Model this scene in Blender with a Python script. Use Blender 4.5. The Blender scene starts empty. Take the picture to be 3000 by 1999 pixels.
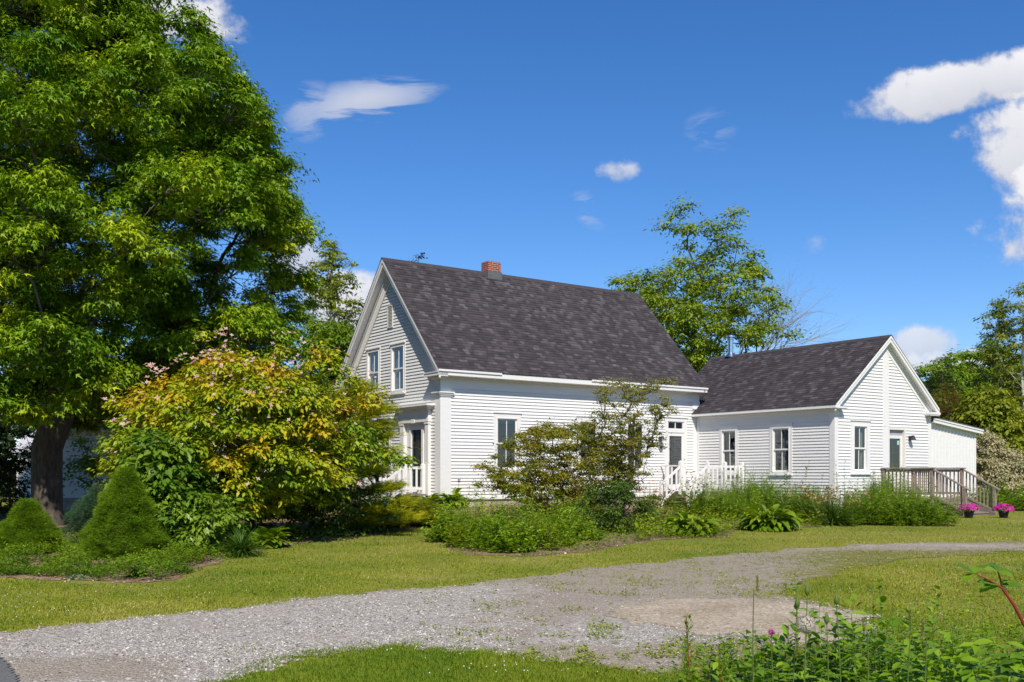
import bpy, math, random
import numpy as np
from mathutils import Vector
C = bpy.context.scene.collection
# ---------------------------------------------------------------- camera, sky, sun, exposure
EYE = 1.65
FPX = 2950.0
cam_d = bpy.data.cameras.new('camera'); cam = bpy.data.objects.new('camera', cam_d); C.objects.link(cam)
cam.location = (0, 0, EYE); cam.rotation_euler = (math.radians(90), 0, 0)
cam_d.sensor_width = 36; cam_d.lens = 36*FPX/3000; cam_d.shift_y = (1390-999.5)/3000
cam_d.clip_start = 0.1; cam_d.clip_end = 3000
bpy.context.scene.camera = cam
vs = bpy.context.scene.view_settings
vs.view_transform = 'Standard'; vs.look = 'None'; vs.gamma = 1; vs.use_curve_mapping = False; vs.exposure = 0.07
cy = bpy.context.scene.cycles
cy.max_bounces = 6; cy.diffuse_bounces = 3; cy.glossy_bounces = 3; cy.transmission_bounces = 3; cy.transparent_max_bounces = 6
sun_to = Vector((0.125, -1.121, 1.17)).normalized()
SUN_EL = math.asin(sun_to.z); SUN_AZ = math.atan2(sun_to.x, sun_to.y)
sd = bpy.data.lights.new('sun', 'SUN'); sun = bpy.data.objects.new('sun', sd); C.objects.link(sun)
sd.energy = 5.0; sd.angle = math.radians(0.5); sd.color = (1.0, 0.93, 0.80)
sun.rotation_euler = (-sun_to).to_track_quat('-Z', 'Y').to_euler(); sun.location = (5, -10, 30)

def NT(tree):
    def n(kind, **kw):
        nd = tree.nodes.new(kind)
        for k, v in kw.items():
            if k in nd.inputs.keys() or isinstance(k, int): nd.inputs[k].default_value = v
            else: setattr(nd, k, v)
        return nd
    def l(a, b): tree.links.new(a, b)
    return n, l

def mathn(tree, op, a, b=None, c=None, clamp=False):
    m = tree.nodes.new('ShaderNodeMath'); m.operation = op; m.use_clamp = clamp
    for i, x in enumerate((a, b, c)):
        if x is None: continue
        if isinstance(x, (int, float)): m.inputs[i].default_value = x
        else: tree.links.new(x, m.inputs[i])
    return m.outputs[0]

def make_world():
    w = bpy.data.worlds.new('World'); bpy.context.scene.world = w; w.use_nodes = True
    t = w.node_tree; t.nodes.clear(); n, l = NT(t)
    sky = n('ShaderNodeTexSky', sky_type='NISHITA', sun_disc=False, sun_elevation=SUN_EL, sun_rotation=SUN_AZ,
            altitude=900, air_density=1.0, dust_density=0.6, ozone_density=2.2)
    hs = n('ShaderNodeHueSaturation'); hs.inputs['Saturation'].default_value = SKY_SAT; hs.inputs['Value'].default_value = 1
    l(sky.outputs[0], hs.inputs['Color'])
    tint = n('ShaderNodeMix', data_type='RGBA', blend_type='MULTIPLY'); tint.inputs[0].default_value = 1
    l(hs.outputs[0], tint.inputs[6]); tint.inputs[7].default_value = SKY_TINT + (1,)
    tc = n('ShaderNodeTexCoord'); sx = n('ShaderNodeSeparateXYZ'); l(tc.outputs['Generated'], sx.inputs[0])
    M = lambda *a, **k: mathn(t, *a, **k)
    yy = M('MAXIMUM', sx.outputs[1], 0.05)
    px = M('DIVIDE', sx.outputs[0], yy); pz = M('DIVIDE', sx.outputs[2], yy)
    cb = n('ShaderNodeCombineXYZ'); l(px, cb.inputs[0]); l(pz, cb.inputs[1])
    # warp by noise
    nz = n('ShaderNodeTexNoise'); nz.inputs['Scale'].default_value = 9; nz.inputs['Detail'].default_value = 8; nz.inputs['Roughness'].default_value = .58
    l(cb.outputs[0], nz.inputs['Vector'])
    ns = n('ShaderNodeSeparateColor'); l(nz.outputs['Color'], ns.inputs[0])
    nx = M('SUBTRACT', ns.outputs[0], .5); ny = M('SUBTRACT', ns.outputs[1], .5)
    nz2 = n('ShaderNodeTexNoise'); nz2.inputs['Scale'].default_value = 26; nz2.inputs['Detail'].default_value = 7; nz2.inputs['Roughness'].default_value = .6
    l(cb.outputs[0], nz2.inputs['Vector'])
    mp = n('ShaderNodeMapping'); mp.inputs['Rotation'].default_value = (0, 0, -.35); mp.inputs['Scale'].default_value = (9, 34, 1)
    l(cb.outputs[0], mp.inputs['Vector'])
    nz3 = n('ShaderNodeTexNoise'); nz3.inputs['Scale'].default_value = 1; nz3.inputs['Detail'].default_value = 7; nz3.inputs['Roughness'].default_value = .62; nz3.inputs['Distortion'].default_value = .6
    l(mp.outputs[0], nz3.inputs['Vector'])
    total = None; lit = None
    # (cx, cy, rx, ry, rot, density, warp, softness, wispy)
    for (cx, cyy, rx, ry, rot, den, warp, soft, wis) in CLOUDS:
        ax = (cx-1176.5)/2314; az = (1090-cyy)/2314; rx /= 2314; ry /= 2314
        dx = M('SUBTRACT', px, ax); dz = M('SUBTRACT', pz, az)
        dx = M('MULTIPLY_ADD', nx, warp, dx); dz = M('MULTIPLY_ADD', ny, warp*.7, dz)
        c_, s_ = math.cos(rot), math.sin(rot)
        u = M('ADD', M('MULTIPLY', dx, c_/rx), M('MULTIPLY', dz, s_/rx))
        v = M('ADD', M('MULTIPLY', dx, -s_/ry), M('MULTIPLY', dz, c_/ry))
        r2 = M('ADD', M('MULTIPLY', u, u), M('MULTIPLY', v, v))
        d = M('MULTIPLY', M('SUBTRACT', 1.0, r2), soft, clamp=False)
        if wis:
            d = M('ADD', M('MULTIPLY', M('SUBTRACT', nz3.outputs[0], .53), 9*wis), M('MULTIPLY', M('SUBTRACT', 1.0, r2), .8))
            d = M('MULTIPLY', M('MINIMUM', M('MAXIMUM', d, 0), 1), M('MAXIMUM', M('SUBTRACT', 1.0, r2), 0), clamp=True)
        else:
            d = M('ADD', M('MULTIPLY', d, .6), M('ADD', M('MULTIPLY', M('SUBTRACT', nz2.outputs[0], .5), 2.8), M('MULTIPLY', M('SUBTRACT', nz.outputs[0], .49), 3.4)))
            d = M('MINIMUM', M('MAXIMUM', d, 0), 1); d = M('MULTIPLY', M('MULTIPLY', d, d), M('SUBTRACT', 3.0, M('MULTIPLY', d, 2.0)))
        d = M('MULTIPLY', d, den)
        total = d if total is None else M('MAXIMUM', total, d)
        sh = M('MULTIPLY', M('ADD', M('MULTIPLY', v, .5), .5, clamp=True), d)
        lit = sh if lit is None else M('MAXIMUM', lit, sh)
    total = M('MINIMUM', M('MAXIMUM', total, 0), 1)
    front = M('GREATER_THAN', sx.outputs[1], .05)
    total = M('MULTIPLY', total, front)
    cr = n('ShaderNodeMix', data_type='RGBA'); cr.inputs[6].default_value = CLOUD_DARK+(1,); cr.inputs[7].default_value = CLOUD_LIT+(1,)
    shade = M('ADD', M('MULTIPLY', lit, .8), M('MULTIPLY', nz.outputs[0], .55), clamp=True)
    l(shade, cr.inputs[0])
    mx = n('ShaderNodeMix', data_type='RGBA'); l(total, mx.inputs[0]); l(tint.outputs[2], mx.inputs[6]); l(cr.outputs[2], mx.inputs[7])
    bg = n('ShaderNodeBackground'); bg.inputs[1].default_value = SKY_STR; l(mx.outputs[2], bg.inputs[0])
    o = n('ShaderNodeOutputWorld'); l(bg.outputs[0], o.inputs[0])
SKY_STR = 0.120; SKY_SAT = 1.30; SKY_TINT = (0.94, 1.0, 1.18)
CLOUD_LIT = (7.2, 7.2, 7.5); CLOUD_DARK = (3.6, 3.9, 4.7)
CLOUDS = [
 (410, 25, 165, 85, -.35, 1, .05, 2.4, 0),
 (2280, 185, 350, 68, .18, 1, .04, 2.6, 0),
 (2385, 330, 185, 150, .1, 1, .07, 2.0, 0),
 (2395, 490, 160, 110, .3, 1, .08, 1.8, 0),
 (2375, 590, 60, 60, 0, .6, .06, 1.0, 0),
 (840, 232, 200, 60, .16, .75, .03, 1, 1.0),
 (715, 250, 70, 80, -.6, .5, .03, 1, 1.0),
 (1415, 385, 60, 34, .1, .8, .05, 1.3, 0),
 (1350, 475, 70, 40, -.8, .5, .05, 1, .9),
 (1880, 572, 45, 30, 0, .35, .05, .8, 0),
 (1640, 300, 60, 60, 0, .25, .05, 1, 1.0),
 (2130, 795, 75, 52, 0, .8, .05, 2, 0),
 (2215, 842, 170, 44, .05, .9, .05, 2, 0),
 (690, 590, 70, 75, 0, .8, .05, 2, 0),
 (800, 710, 110, 110, 0, 1, .06, 2.2, 0),
 (1610, 870, 120, 40, 0, .6, .05, 1.2, 0),
]
make_world()
# ---------------------------------------------------------------- helpers
def R(d): return math.radians(d)
def g(x, y):
    x = np.asarray(x, float); y = np.asarray(y, float)
    b = .0159*np.clip(y-8, 0, 22.5)
    return b + .33*np.exp(-(((x+1)/7)**2 + ((y-33)/6)**2))
def gb(x, y):
    return g(x, y)+(fbm(x*.8, y*.8, 2)-.5)*.03
_pr = np.random.default_rng(7); _pt = _pr.random((256, 256))
def vnoise(x, y):
    xi = np.floor(x).astype(int); yi = np.floor(y).astype(int); fx = x-xi; fy = y-yi; fx = fx*fx*(3-2*fx); fy = fy*fy*(3-2*fy)
    q = lambda a, b: _pt[a & 255, b & 255]
    return (q(xi, yi)*(1-fx)+q(xi+1, yi)*fx)*(1-fy)+(q(xi, yi+1)*(1-fx)+q(xi+1, yi+1)*fx)*fy
def fbm(x, y, o=4): return sum(vnoise(x*2**k+17*k, y*2**k+31*k)/2**(k+1) for k in range(o))/(1-.5**o)
def gp(dx, dy):
    """ground point seen at a spot of the 2353 px wide view"""
    px, py = dx*1.275, dy*1.275
    rx = (px-1500)/FPX; rz = (1390-py)/FPX
    lo, hi = 2.0, 400.0
    for _ in range(60):
        m = .5*(lo+hi)
        if EYE + rz*m > float(g(rx*m, m)): lo = m
        else: hi = m
    return (rx*lo, lo)
def X(dx, Y): return (dx*1.275-1500)/FPX*Y
def Zh(dy, Y): return EYE + (1390-dy*1.275)/FPX*Y
def tag(o, label=None, cat=None, group=None, kind=None):
    if label: o['label'] = label
    if cat: o['category'] = cat
    if group: o['group'] = group
    if kind: o['kind'] = kind
    return o
def empty(name, label, cat, loc=(0, 0, 0), rz=0, group=None):
    o = bpy.data.objects.new(name, None); C.objects.link(o); o.location = loc; o.rotation_euler = (0, 0, rz); o.empty_display_size = .3
    return tag(o, label, cat, group)
class MB:
    def __init__(s): s.v = []; s.f = []; s.uv = {}
    def add(s, vs, fs):
        b = len(s.v); s.v += [tuple(p) for p in vs]; s.f += [tuple(i+b for i in f) for f in fs]; return b
    def box(s, x0, x1, y0, y1, z0, z1, T=None):
        p = [(x, y, z) for z in (z0, z1) for x, y in ((x0, y0), (x1, y0), (x1, y1), (x0, y1))]
        if T: p = [T(*q) for q in p]
        s.add(p, [(0, 3, 2, 1), (4, 5, 6, 7), (0, 1, 5, 4), (1, 2, 6, 5), (2, 3, 7, 6), (3, 0, 4, 7)])
        return s
    def hexa(s, p):
        s.add(p, [(0, 3, 2, 1), (4, 5, 6, 7), (0, 1, 5, 4), (1, 2, 6, 5), (2, 3, 7, 6), (3, 0, 4, 7)])
    def bar(s, p, q, w, h=None):
        h = h or w; p = Vector(p); q = Vector(q); d = (q-p).normalized()
        up = Vector((0, 0, 1)) if abs(d.z) < .95 else Vector((1, 0, 0))
        a = d.cross(up).normalized(); b = a.cross(d).normalized()
        s.hexa([e + a*i*w/2 + b*j*h/2 for e in (p, q) for i, j in ((-1, -1), (1, -1), (1, 1), (-1, 1))])
    def tube(s, pts, rad, n=6, cap=True):
        pts = [Vector(p) for p in pts]; rings = []
        for i, p in enumerate(pts):
            d = (pts[min(i+1, len(pts)-1)] - pts[max(i-1, 0)]).normalized()
            up = Vector((0, 0, 1)) if abs(d.z) < .9 else Vector((1, 0, 0))
            a = d.cross(up).normalized(); b = a.cross(d).normalized(); r = rad[i] if hasattr(rad, '__len__') else rad
            rings.append([p + (a*math.cos(t) + b*math.sin(t))*r for t in [2*math.pi*k/n for k in range(n)]])
        base = s.add([q for r_ in rings for q in r_], [])
        for i in range(len(rings)-1):
            for k in range(n):
                s.f.append((base+i*n+k, base+i*n+(k+1) % n, base+(i+1)*n+(k+1) % n, base+(i+1)*n+k))
        if cap:
            s.f.append(tuple(base+k for k in range(n))[::-1]); s.f.append(tuple(base+(len(rings)-1)*n+k for k in range(n)))
        return s
    def lathe(s, prof, cx, cy, n=24):
        b = s.add([(cx+r*math.cos(2*math.pi*k/n), cy+r*math.sin(2*math.pi*k/n), z) for r, z in prof for k in range(n)], [])
        for i in range(len(prof)-1):
            for k in range(n): s.f.append((b+i*n+k, b+i*n+(k+1) % n, b+(i+1)*n+(k+1) % n, b+(i+1)*n+k))
        return s
    def build(s, name, mat, parent=None, smooth=False, bevel=0):
        me = bpy.data.meshes.new(name); me.from_pydata(s.v, [], s.f); me.update()
        o = bpy.data.objects.new(name, me); C.objects.link(o)
        if mat: me.materials.append(mat)
        if parent: o.parent = parent
        if smooth: me.polygons.foreach_set('use_smooth', [True]*len(me.polygons))
        if bevel:
            m = o.modifiers.new('bevel', 'BEVEL'); m.width = bevel; m.segments = 2; m.limit_method = 'ANGLE'
        return o
def np_mesh(name, V, F, mat, parent=None, rnd=None, smooth=False, mat_idx=None):
    """V (n,3); F (m,k) same-size faces or list of such arrays"""
    Fs = F if isinstance(F, list) else [F]
    me = bpy.data.meshes.new(name); me.vertices.add(len(V)); me.vertices.foreach_set('co', np.ascontiguousarray(V, np.float32).ravel())
    li = np.concatenate([f.ravel() for f in Fs]).astype(np.int32)
    cnt = np.concatenate([np.full(len(f), f.shape[1]) for f in Fs]).astype(np.int32)
    st = np.concatenate([[0], np.cumsum(cnt)[:-1]]).astype(np.int32)
    me.loops.add(len(li)); me.loops.foreach_set('vertex_index', li)
    me.polygons.add(len(cnt)); me.polygons.foreach_set('loop_start', st)
    try: me.polygons.foreach_set('loop_total', cnt)
    except Exception: pass
    if smooth: me.polygons.foreach_set('use_smooth', np.ones(len(cnt), bool))
    if rnd is not None:
        a = me.attributes.new('rnd', 'FLOAT', 'POINT'); a.data.foreach_set('value', np.ascontiguousarray(rnd, np.float32))
    me.update(calc_edges=True); me.validate()
    o = bpy.data.objects.new(name, me); C.objects.link(o)
    if mat: me.materials.append(mat)
    if parent: o.parent = parent
    return o
# ---------------------------------------------------------------- materials
def new_mat(name):
    m = bpy.data.materials.new(name); m.use_nodes = True; t = m.node_tree; t.nodes.clear()
    n, l = NT(t); p = n('ShaderNodeBsdfPrincipled'); o = n('ShaderNodeOutputMaterial'); l(p.outputs[0], o.inputs[0])
    return m, t, n, l, p, o
def ramp(t, cols, interp='LINEAR'):
    r = t.nodes.new('ShaderNodeValToRGB'); r.color_ramp.interpolation = interp; e = r.color_ramp.elements
    while len(e) < len(cols): e.new(.5)
    for i, (pos, c) in enumerate(cols): e[i].position = pos; e[i].color = tuple(c)+(1,)
    return r
def plain(name, col, rough=.6, var=.12, scale=6, bump=0.0, spec=.3, metal=0, bscale=80):
    m, t, n, l, p, o = new_mat(name)
    tc = n('ShaderNodeTexCoord'); nz = n('ShaderNodeTexNoise'); nz.inputs['Scale'].default_value = scale; nz.inputs['Detail'].default_value = 6
    l(tc.outputs['Object'], nz.inputs['Vector'])
    r = ramp(t, [(.3, [c*(1-var) for c in col]), (.7, [min(1, c*(1+var)) for c in col])]); l(nz.outputs[0], r.inputs[0]); l(r.outputs[0], p.inputs['Base Color'])
    p.inputs['Roughness'].default_value = rough; p.inputs['Specular IOR Level'].default_value = spec; p.inputs['Metallic'].default_value = metal
    if bump:
        b = n('ShaderNodeBump'); b.inputs['Strength'].default_value = bump; b.inputs['Distance'].default_value = .01
        n2 = n('ShaderNodeTexNoise'); n2.inputs['Scale'].default_value = bscale; n2.inputs['Detail'].default_value = 4; l(tc.outputs['Object'], n2.inputs['Vector'])
        l(n2.outputs[0], b.inputs['Height']); l(b.outputs[0], p.inputs['Normal'])
    return m
def paint_mat(name, col, grime=(.55, .53, .47), amount=.35):
    m, t, n, l, p, o = new_mat(name)
    tc = n('ShaderNodeTexCoord')
    mp = n('ShaderNodeMapping'); mp.inputs['Scale'].default_value = (1.2, 1.2, 7); l(tc.outputs['Object'], mp.inputs[0])
    nz = n('ShaderNodeTexNoise'); nz.inputs['Scale'].default_value = 1.4; nz.inputs['Detail'].default_value = 8; nz.inputs['Roughness'].default_value = .65; l(mp.outputs[0], nz.inputs['Vector'])
    r = ramp(t, [(.48, (0, 0, 0)), (.78, (amount,)*3)]); l(nz.outputs[0], r.inputs[0])
    n2 = n('ShaderNodeTexNoise'); n2.inputs['Scale'].default_value = 42; n2.inputs['Detail'].default_value = 3; l(tc.outputs['Object'], n2.inputs['Vector'])
    r2 = ramp(t, [(.70, (0, 0, 0)), (.78, (.5, .5, .5))]); l(n2.outputs[0], r2.inputs[0])
    mx = n('ShaderNodeMix', data_type='RGBA'); mx.inputs[6].default_value = tuple(col)+(1,); mx.inputs[7].default_value = grime+(1,)
    l(mathn(t, 'ADD', r.outputs[0], r2.outputs[0], clamp=True), mx.inputs[0]); l(mx.outputs[2], p.inputs['Base Color'])
    p.inputs['Roughness'].default_value = .55; p.inputs['Specular IOR Level'].default_value = .25
    b = n('ShaderNodeBump'); b.inputs['Strength'].default_value = .25; b.inputs['Distance'].default_value = .004; l(nz.outputs[0], b.inputs['Height']); l(b.outputs[0], p.inputs['Normal'])
    return m
def leaf_mat(name, cols, trans=.35, rough=.5, spec=.35, big=.5):
    """leaf colour spread by per-leaf value and a large soft noise"""
    m, t, n, l, p, o = new_mat(name)
    at = n('ShaderNodeAttribute', attribute_name='rnd'); tc = n('ShaderNodeTexCoord')
    nz = n('ShaderNodeTexNoise'); nz.inputs['Scale'].default_value = big; nz.inputs['Detail'].default_value = 3; l(tc.outputs['Object'], nz.inputs['Vector'])
    f = mathn(t, 'ADD', mathn(t, 'MULTIPLY', at.outputs['Fac'], .6), mathn(t, 'MULTIPLY', mathn(t, 'SUBTRACT', nz.outputs[0], .3), 1.0), clamp=True)
    k = len(cols); r = ramp(t, [((i+.5)/k, c) for i, c in enumerate(cols)]); l(f, r.inputs[0])
    l(r.outputs[0], p.inputs['Base Color']); p.inputs['Roughness'].default_value = rough; p.inputs['Specular IOR Level'].default_value = spec
    tr = n('ShaderNodeBsdfTranslucent'); mc = n('ShaderNodeMix', data_type='RGBA', blend_type='MULTIPLY'); mc.inputs[0].default_value = 1
    l(r.outputs[0], mc.inputs[6]); mc.inputs[7].default_value = (1.25, 1.3, .55, 1); l(mc.outputs[2], tr.inputs[0])
    ms = n('ShaderNodeMixShader'); ms.inputs[0].default_value = trans; l(p.outputs[0], ms.inputs[1]); l(tr.outputs[0], ms.inputs[2]); l(ms.outputs[0], o.inputs[0])
    return m
def shingle_mat():
    m, t, n, l, p, o = new_mat('asphalt_shingles')
    uv = n('ShaderNodeUVMap'); mp = n('ShaderNodeMapping'); l(uv.outputs[0], mp.inputs[0])
    nw = n('ShaderNodeTexNoise'); nw.inputs['Scale'].default_value = 3.0; l(uv.outputs[0], nw.inputs['Vector'])
    br = n('ShaderNodeTexBrick'); br.offset = .37; br.offset_frequency = 2; br.squash = .72; br.squash_frequency = 3
    br.inputs['Scale'].default_value = 1; br.inputs['Brick Width'].default_value = .215; br.inputs['Row Height'].default_value = .127
    br.inputs['Mortar Size'].default_value = 0.0; br.inputs['Color1'].default_value = (0, 0, 0, 1); br.inputs['Color2'].default_value = (1, 1, 1, 1)
    l(mp.outputs[0], br.inputs['Vector'])
    r = ramp(t, [(0.0, (.040, .035, .037)), (.45, (.055, .047, .050)), (.68, (.072, .062, .066)), (.84, (.10, .090, .096)), (1.0, (.165, .155, .168))])
    # streaks of lighter tabs
    n2 = n('ShaderNodeTexNoise'); n2.inputs['Scale'].default_value = 1.7; n2.inputs['Detail'].default_value = 4; l(uv.outputs[0], n2.inputs['Vector'])
    f = mathn(t, 'ADD', mathn(t, 'MULTIPLY', br.outputs[0], .85), mathn(t, 'MULTIPLY', mathn(t, 'SUBTRACT', n2.outputs[0], .45), .22), clamp=True)
    l(f, r.inputs[0])
    gr = n('ShaderNodeTexNoise'); gr.inputs['Scale'].default_value = 130; l(uv.outputs[0], gr.inputs['Vector'])
    mx = n('ShaderNodeMix', data_type='RGBA', blend_type='MULTIPLY'); mx.inputs[0].default_value = 1
    g2 = ramp(t, [(.3, (.72, .72, .72)), (.7, (1.25, 1.25, 1.25))]); l(gr.outputs[0], g2.inputs[0]); l(r.outputs[0], mx.inputs[6]); l(g2.outputs[0], mx.inputs[7])
    st = n('ShaderNodeTexNoise'); ms = n('ShaderNodeMapping'); ms.inputs['Scale'].default_value = (1.5, .25, 1); l(uv.outputs[0], ms.inputs[0]); l(ms.outputs[0], st.inputs['Vector']); st.inputs['Scale'].default_value = 1.2; st.inputs['Detail'].default_value = 5
    s2 = ramp(t, [(.35, (.86, .84, .86)), (.7, (1.12, 1.1, 1.08))]); l(st.outputs[0], s2.inputs[0])
    my = n('ShaderNodeMix', data_type='RGBA', blend_type='MULTIPLY'); my.inputs[0].default_value = 1; l(mx.outputs[2], my.inputs[6]); l(s2.outputs[0], my.inputs[7])
    l(my.outputs[2], p.inputs['Base Color']); p.inputs['Roughness'].default_value = .85; p.inputs['Specular IOR Level'].default_value = .25
    b = n('ShaderNodeBump'); b.inputs['Strength'].default_value = .6; b.inputs['Distance'].default_value = .008
    l(mathn(t, 'ADD', mathn(t, 'MULTIPLY', br.outputs[0], .5), gr.outputs[0]), b.inputs['Height']); l(b.outputs[0], p.inputs['Normal'])
    return m
def brick_mat():
    m, t, n, l, p, o = new_mat('red_brick')
    uv = n('ShaderNodeUVMap'); br = n('ShaderNodeTexBrick'); l(uv.outputs[0], br.inputs['Vector'])
    br.inputs['Scale'].default_value = 1; br.inputs['Brick Width'].default_value = .21; br.inputs['Row Height'].default_value = .068; br.inputs['Mortar Size'].default_value = .008
    br.inputs['Color1'].default_value = (.30, .045, .025, 1); br.inputs['Color2'].default_value = (.18, .028, .018, 1); br.inputs['Mortar'].default_value = (.45, .36, .28, 1)
    l(br.outputs[0], p.inputs['Base Color']); p.inputs['Roughness'].default_value = .85
    b = n('ShaderNodeBump'); b.inputs['Distance'].default_value = .01; b.inputs['Strength'].default_value = .7; b.invert = True; l(br.outputs['Fac'], b.inputs['Height']); l(b.outputs[0], p.inputs['Normal'])
    return m
def glass_mat(name='window_glass', refl=1.0):
    m, t, n, l, p, o = new_mat(name); t.nodes.remove(p)
    ge = n('ShaderNodeNewGeometry'); dp = n('ShaderNodeVectorMath', operation='DOT_PRODUCT'); l(ge.outputs['Normal'], dp.inputs[0]); l(ge.outputs['Incoming'], dp.inputs[1])
    fres = mathn(t, 'ADD', mathn(t, 'MULTIPLY', mathn(t, 'POWER', mathn(t, 'SUBTRACT', 1.0, mathn(t, 'ABSOLUTE', dp.outputs['Value'])), 5), .94), .06)
    gl = n('ShaderNodeBsdfGlossy'); gl.inputs['Roughness'].default_value = .015; gl.inputs[0].default_value = (.9, .95, 1, 1)
    tr = n('ShaderNodeBsdfTransparent'); tr.inputs[0].default_value = (.62, .68, .66, 1)
    tc = n('ShaderNodeTexCoord'); nz = n('ShaderNodeTexNoise'); nz.inputs['Scale'].default_value = 2.2; l(tc.outputs['Object'], nz.inputs['Vector'])
    b = n('ShaderNodeBump'); b.inputs['Distance'].default_value = .02; b.inputs['Strength'].default_value = .25; l(nz.outputs[0], b.inputs['Height']); l(b.outputs[0], gl.inputs['Normal'])
    ms = n('ShaderNodeMixShader'); l(mathn(t, 'MULTIPLY', fres, 2.0*refl, clamp=True), ms.inputs[0]); l(tr.outputs[0], ms.inputs[1]); l(gl.outputs[0], ms.inputs[2]); l(ms.outputs[0], o.inputs[0])
    return m
def wood_mat(name, c0, c1, sc=(3, 3, 26)):
    m, t, n, l, p, o = new_mat(name)
    tc = n('ShaderNodeTexCoord'); nz = n('ShaderNodeTexNoise'); mp = n('ShaderNodeMapping'); mp.inputs['Scale'].default_value = sc
    l(tc.outputs['Object'], mp.inputs[0]); l(mp.outputs[0], nz.inputs['Vector']); nz.inputs['Scale'].default_value = 2.2; nz.inputs['Detail'].default_value = 7; nz.inputs['Roughness'].default_value = .7
    r = ramp(t, [(.32, c0), (.68, c1)]); l(nz.outputs[0], r.inputs[0]); l(r.outputs[0], p.inputs['Base Color']); p.inputs['Roughness'].default_value = .8
    b = n('ShaderNodeBump'); b.inputs['Distance'].default_value = .006; b.inputs['Strength'].default_value = .7; l(nz.outputs[0], b.inputs['Height']); l(b.outputs[0], p.inputs['Normal'])
    return m
WHITE = paint_mat('white_clapboard_paint', (.74, .73, .715))
TRIM = paint_mat('white_trim_paint', (.76, .75, .735), amount=.25)
SHINGLE = shingle_mat(); BRICK = brick_mat(); GLASS = glass_mat()
STONE = plain('foundation_stone', (.42, .34, .29), .9, .3, 5, .6)
INNER_SHADE = plain('painted_inner_shade', (.035, .033, .03), .9)  # near-black colour stands in for the unlit inside of the house
CURTAIN = plain('curtain_cloth', (.42, .42, .43), .9, .15, 9)
LACE = plain('sheer_curtain_cloth', (.26, .27, .27), .9, .2, 14)
GREYWOOD = wood_mat('weathered_wood', (.14, .105, .085), (.38, .30, .245))
DARKWOOD = wood_mat('old_plank', (.11, .09, .07), (.27, .23, .18))
METAL = plain('galvanised_steel', (.62, .64, .66), .25, .06, 12, metal=1)
BLACKM = plain('dark_metal', (.03, .03, .03), .4)
CREAM = plain('cream_paint', (.72, .69, .62), .5, .04)
DOORW = plain('white_door_paint', (.74, .72, .68), .45, .05)
SCREEN = plain('screen_mesh', (.10, .095, .10), .7, .1)
VENTM = plain('vent_paint', (.60, .58, .54), .6, .08)
# ---------------------------------------------------------------- the farmhouse
U = Vector((.8121, .5836)); HA = math.atan2(.5836, .8121)
HOUSE = (-2.16, 30.5)
def hx(x, y):  # house-local -> world
    return (HOUSE[0] + U.x*x - U.y*y, HOUSE[1] + U.y*x + U.x*y)
house = empty('farmhouse', 'white clapboard farmhouse with dark shingled roofs, brick chimney and a lower wing at the right', 'house', (HOUSE[0], HOUSE[1], 0), HA)
F_long = lambda a, d, z: (a, -d, z)
F_gab = lambda a, d, z: (-d, a, z)
F_wl = lambda a, d, z: (10.98-d, a, z)
F_wg = lambda a, d, z: (a, -6-d, z)
def wb(mb, F, a0, a1, z0, z1, d0, d1):
    mb.hexa([F(a, d, z) for z in (z0, z1) for a, d in ((a0, d0), (a1, d0), (a1, d1), (a0, d1))])
def clap(mb, F, z0, z1, lo, hi, holes, step=.1016, seed=1, dep=.017):
    rr = random.Random(seed); z = z0
    while z < z1 - 1e-4:
        zt = min(z+step, z1)
        wob = [rr.uniform(-.0025, .0025) for _ in range(2)]
        br = {lo(z), hi(z), lo(zt), hi(zt)}
        for (h0, h1, hz0, hz1) in holes:
            if hz0 < zt and hz1 > z: br |= {h0, h1}
        joints = [rr.uniform(lo(z), hi(z)) for _ in range(max(1, int((hi(z)-lo(z))/3.4)))]
        br |= set(joints); br = sorted(b for b in br if b == b)
        for i in range(len(br)-1):
            a, b = br[i], br[i+1]
            if b - a < 1e-3: continue
            m = .5*(a+b)
            if not (min(lo(z), lo(zt)) - 1e-6 <= m <= max(hi(z), hi(zt)) + 1e-6): continue
            segs = [(z, zt)]
            for (h0, h1, hz0, hz1) in holes:
                if h0-1e-6 <= m <= h1+1e-6:
                    ns = []
                    for s0, s1 in segs:
                        if hz1 <= s0 or hz0 >= s1: ns.append((s0, s1))
                        else:
                            if hz0 > s0: ns.append((s0, hz0))
                            if hz1 < s1: ns.append((hz1, s1))
                    segs = ns
            off = rr.uniform(-.0022, .0022)
            for s0, s1 in segs:
                def D(zz): return dep + off*.3 - (dep-.003)*(zz-z)/step
                a0, b0 = a, b; a1, b1 = a, b
                # clip sloping ends
                if lo(zt) > lo(z) + 1e-6 and b <= lo(zt)+1e-6: a1 = b
                if hi(zt) < hi(z) - 1e-6 and a >= hi(zt)-1e-6: b1 = a
                e = off if s0 == z else 0
                pts = [F(a0, D(s0), s0+e+wob[0]), F(b0, D(s0), s0+e+wob[1]), F(b1, D(s1), s1), F(a1, D(s1), s1)]
                mb.add(pts, [(0, 1, 2, 3)])
                mb.add([F(a0, -.004, s0+.002), F(b0, -.004, s0+.002), F(b0, D(s0), s0+e+wob[1]), F(a0, D(s0), s0+e+wob[0])], [(0, 1, 2, 3)])
        z = zt
SILL = .93
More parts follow.
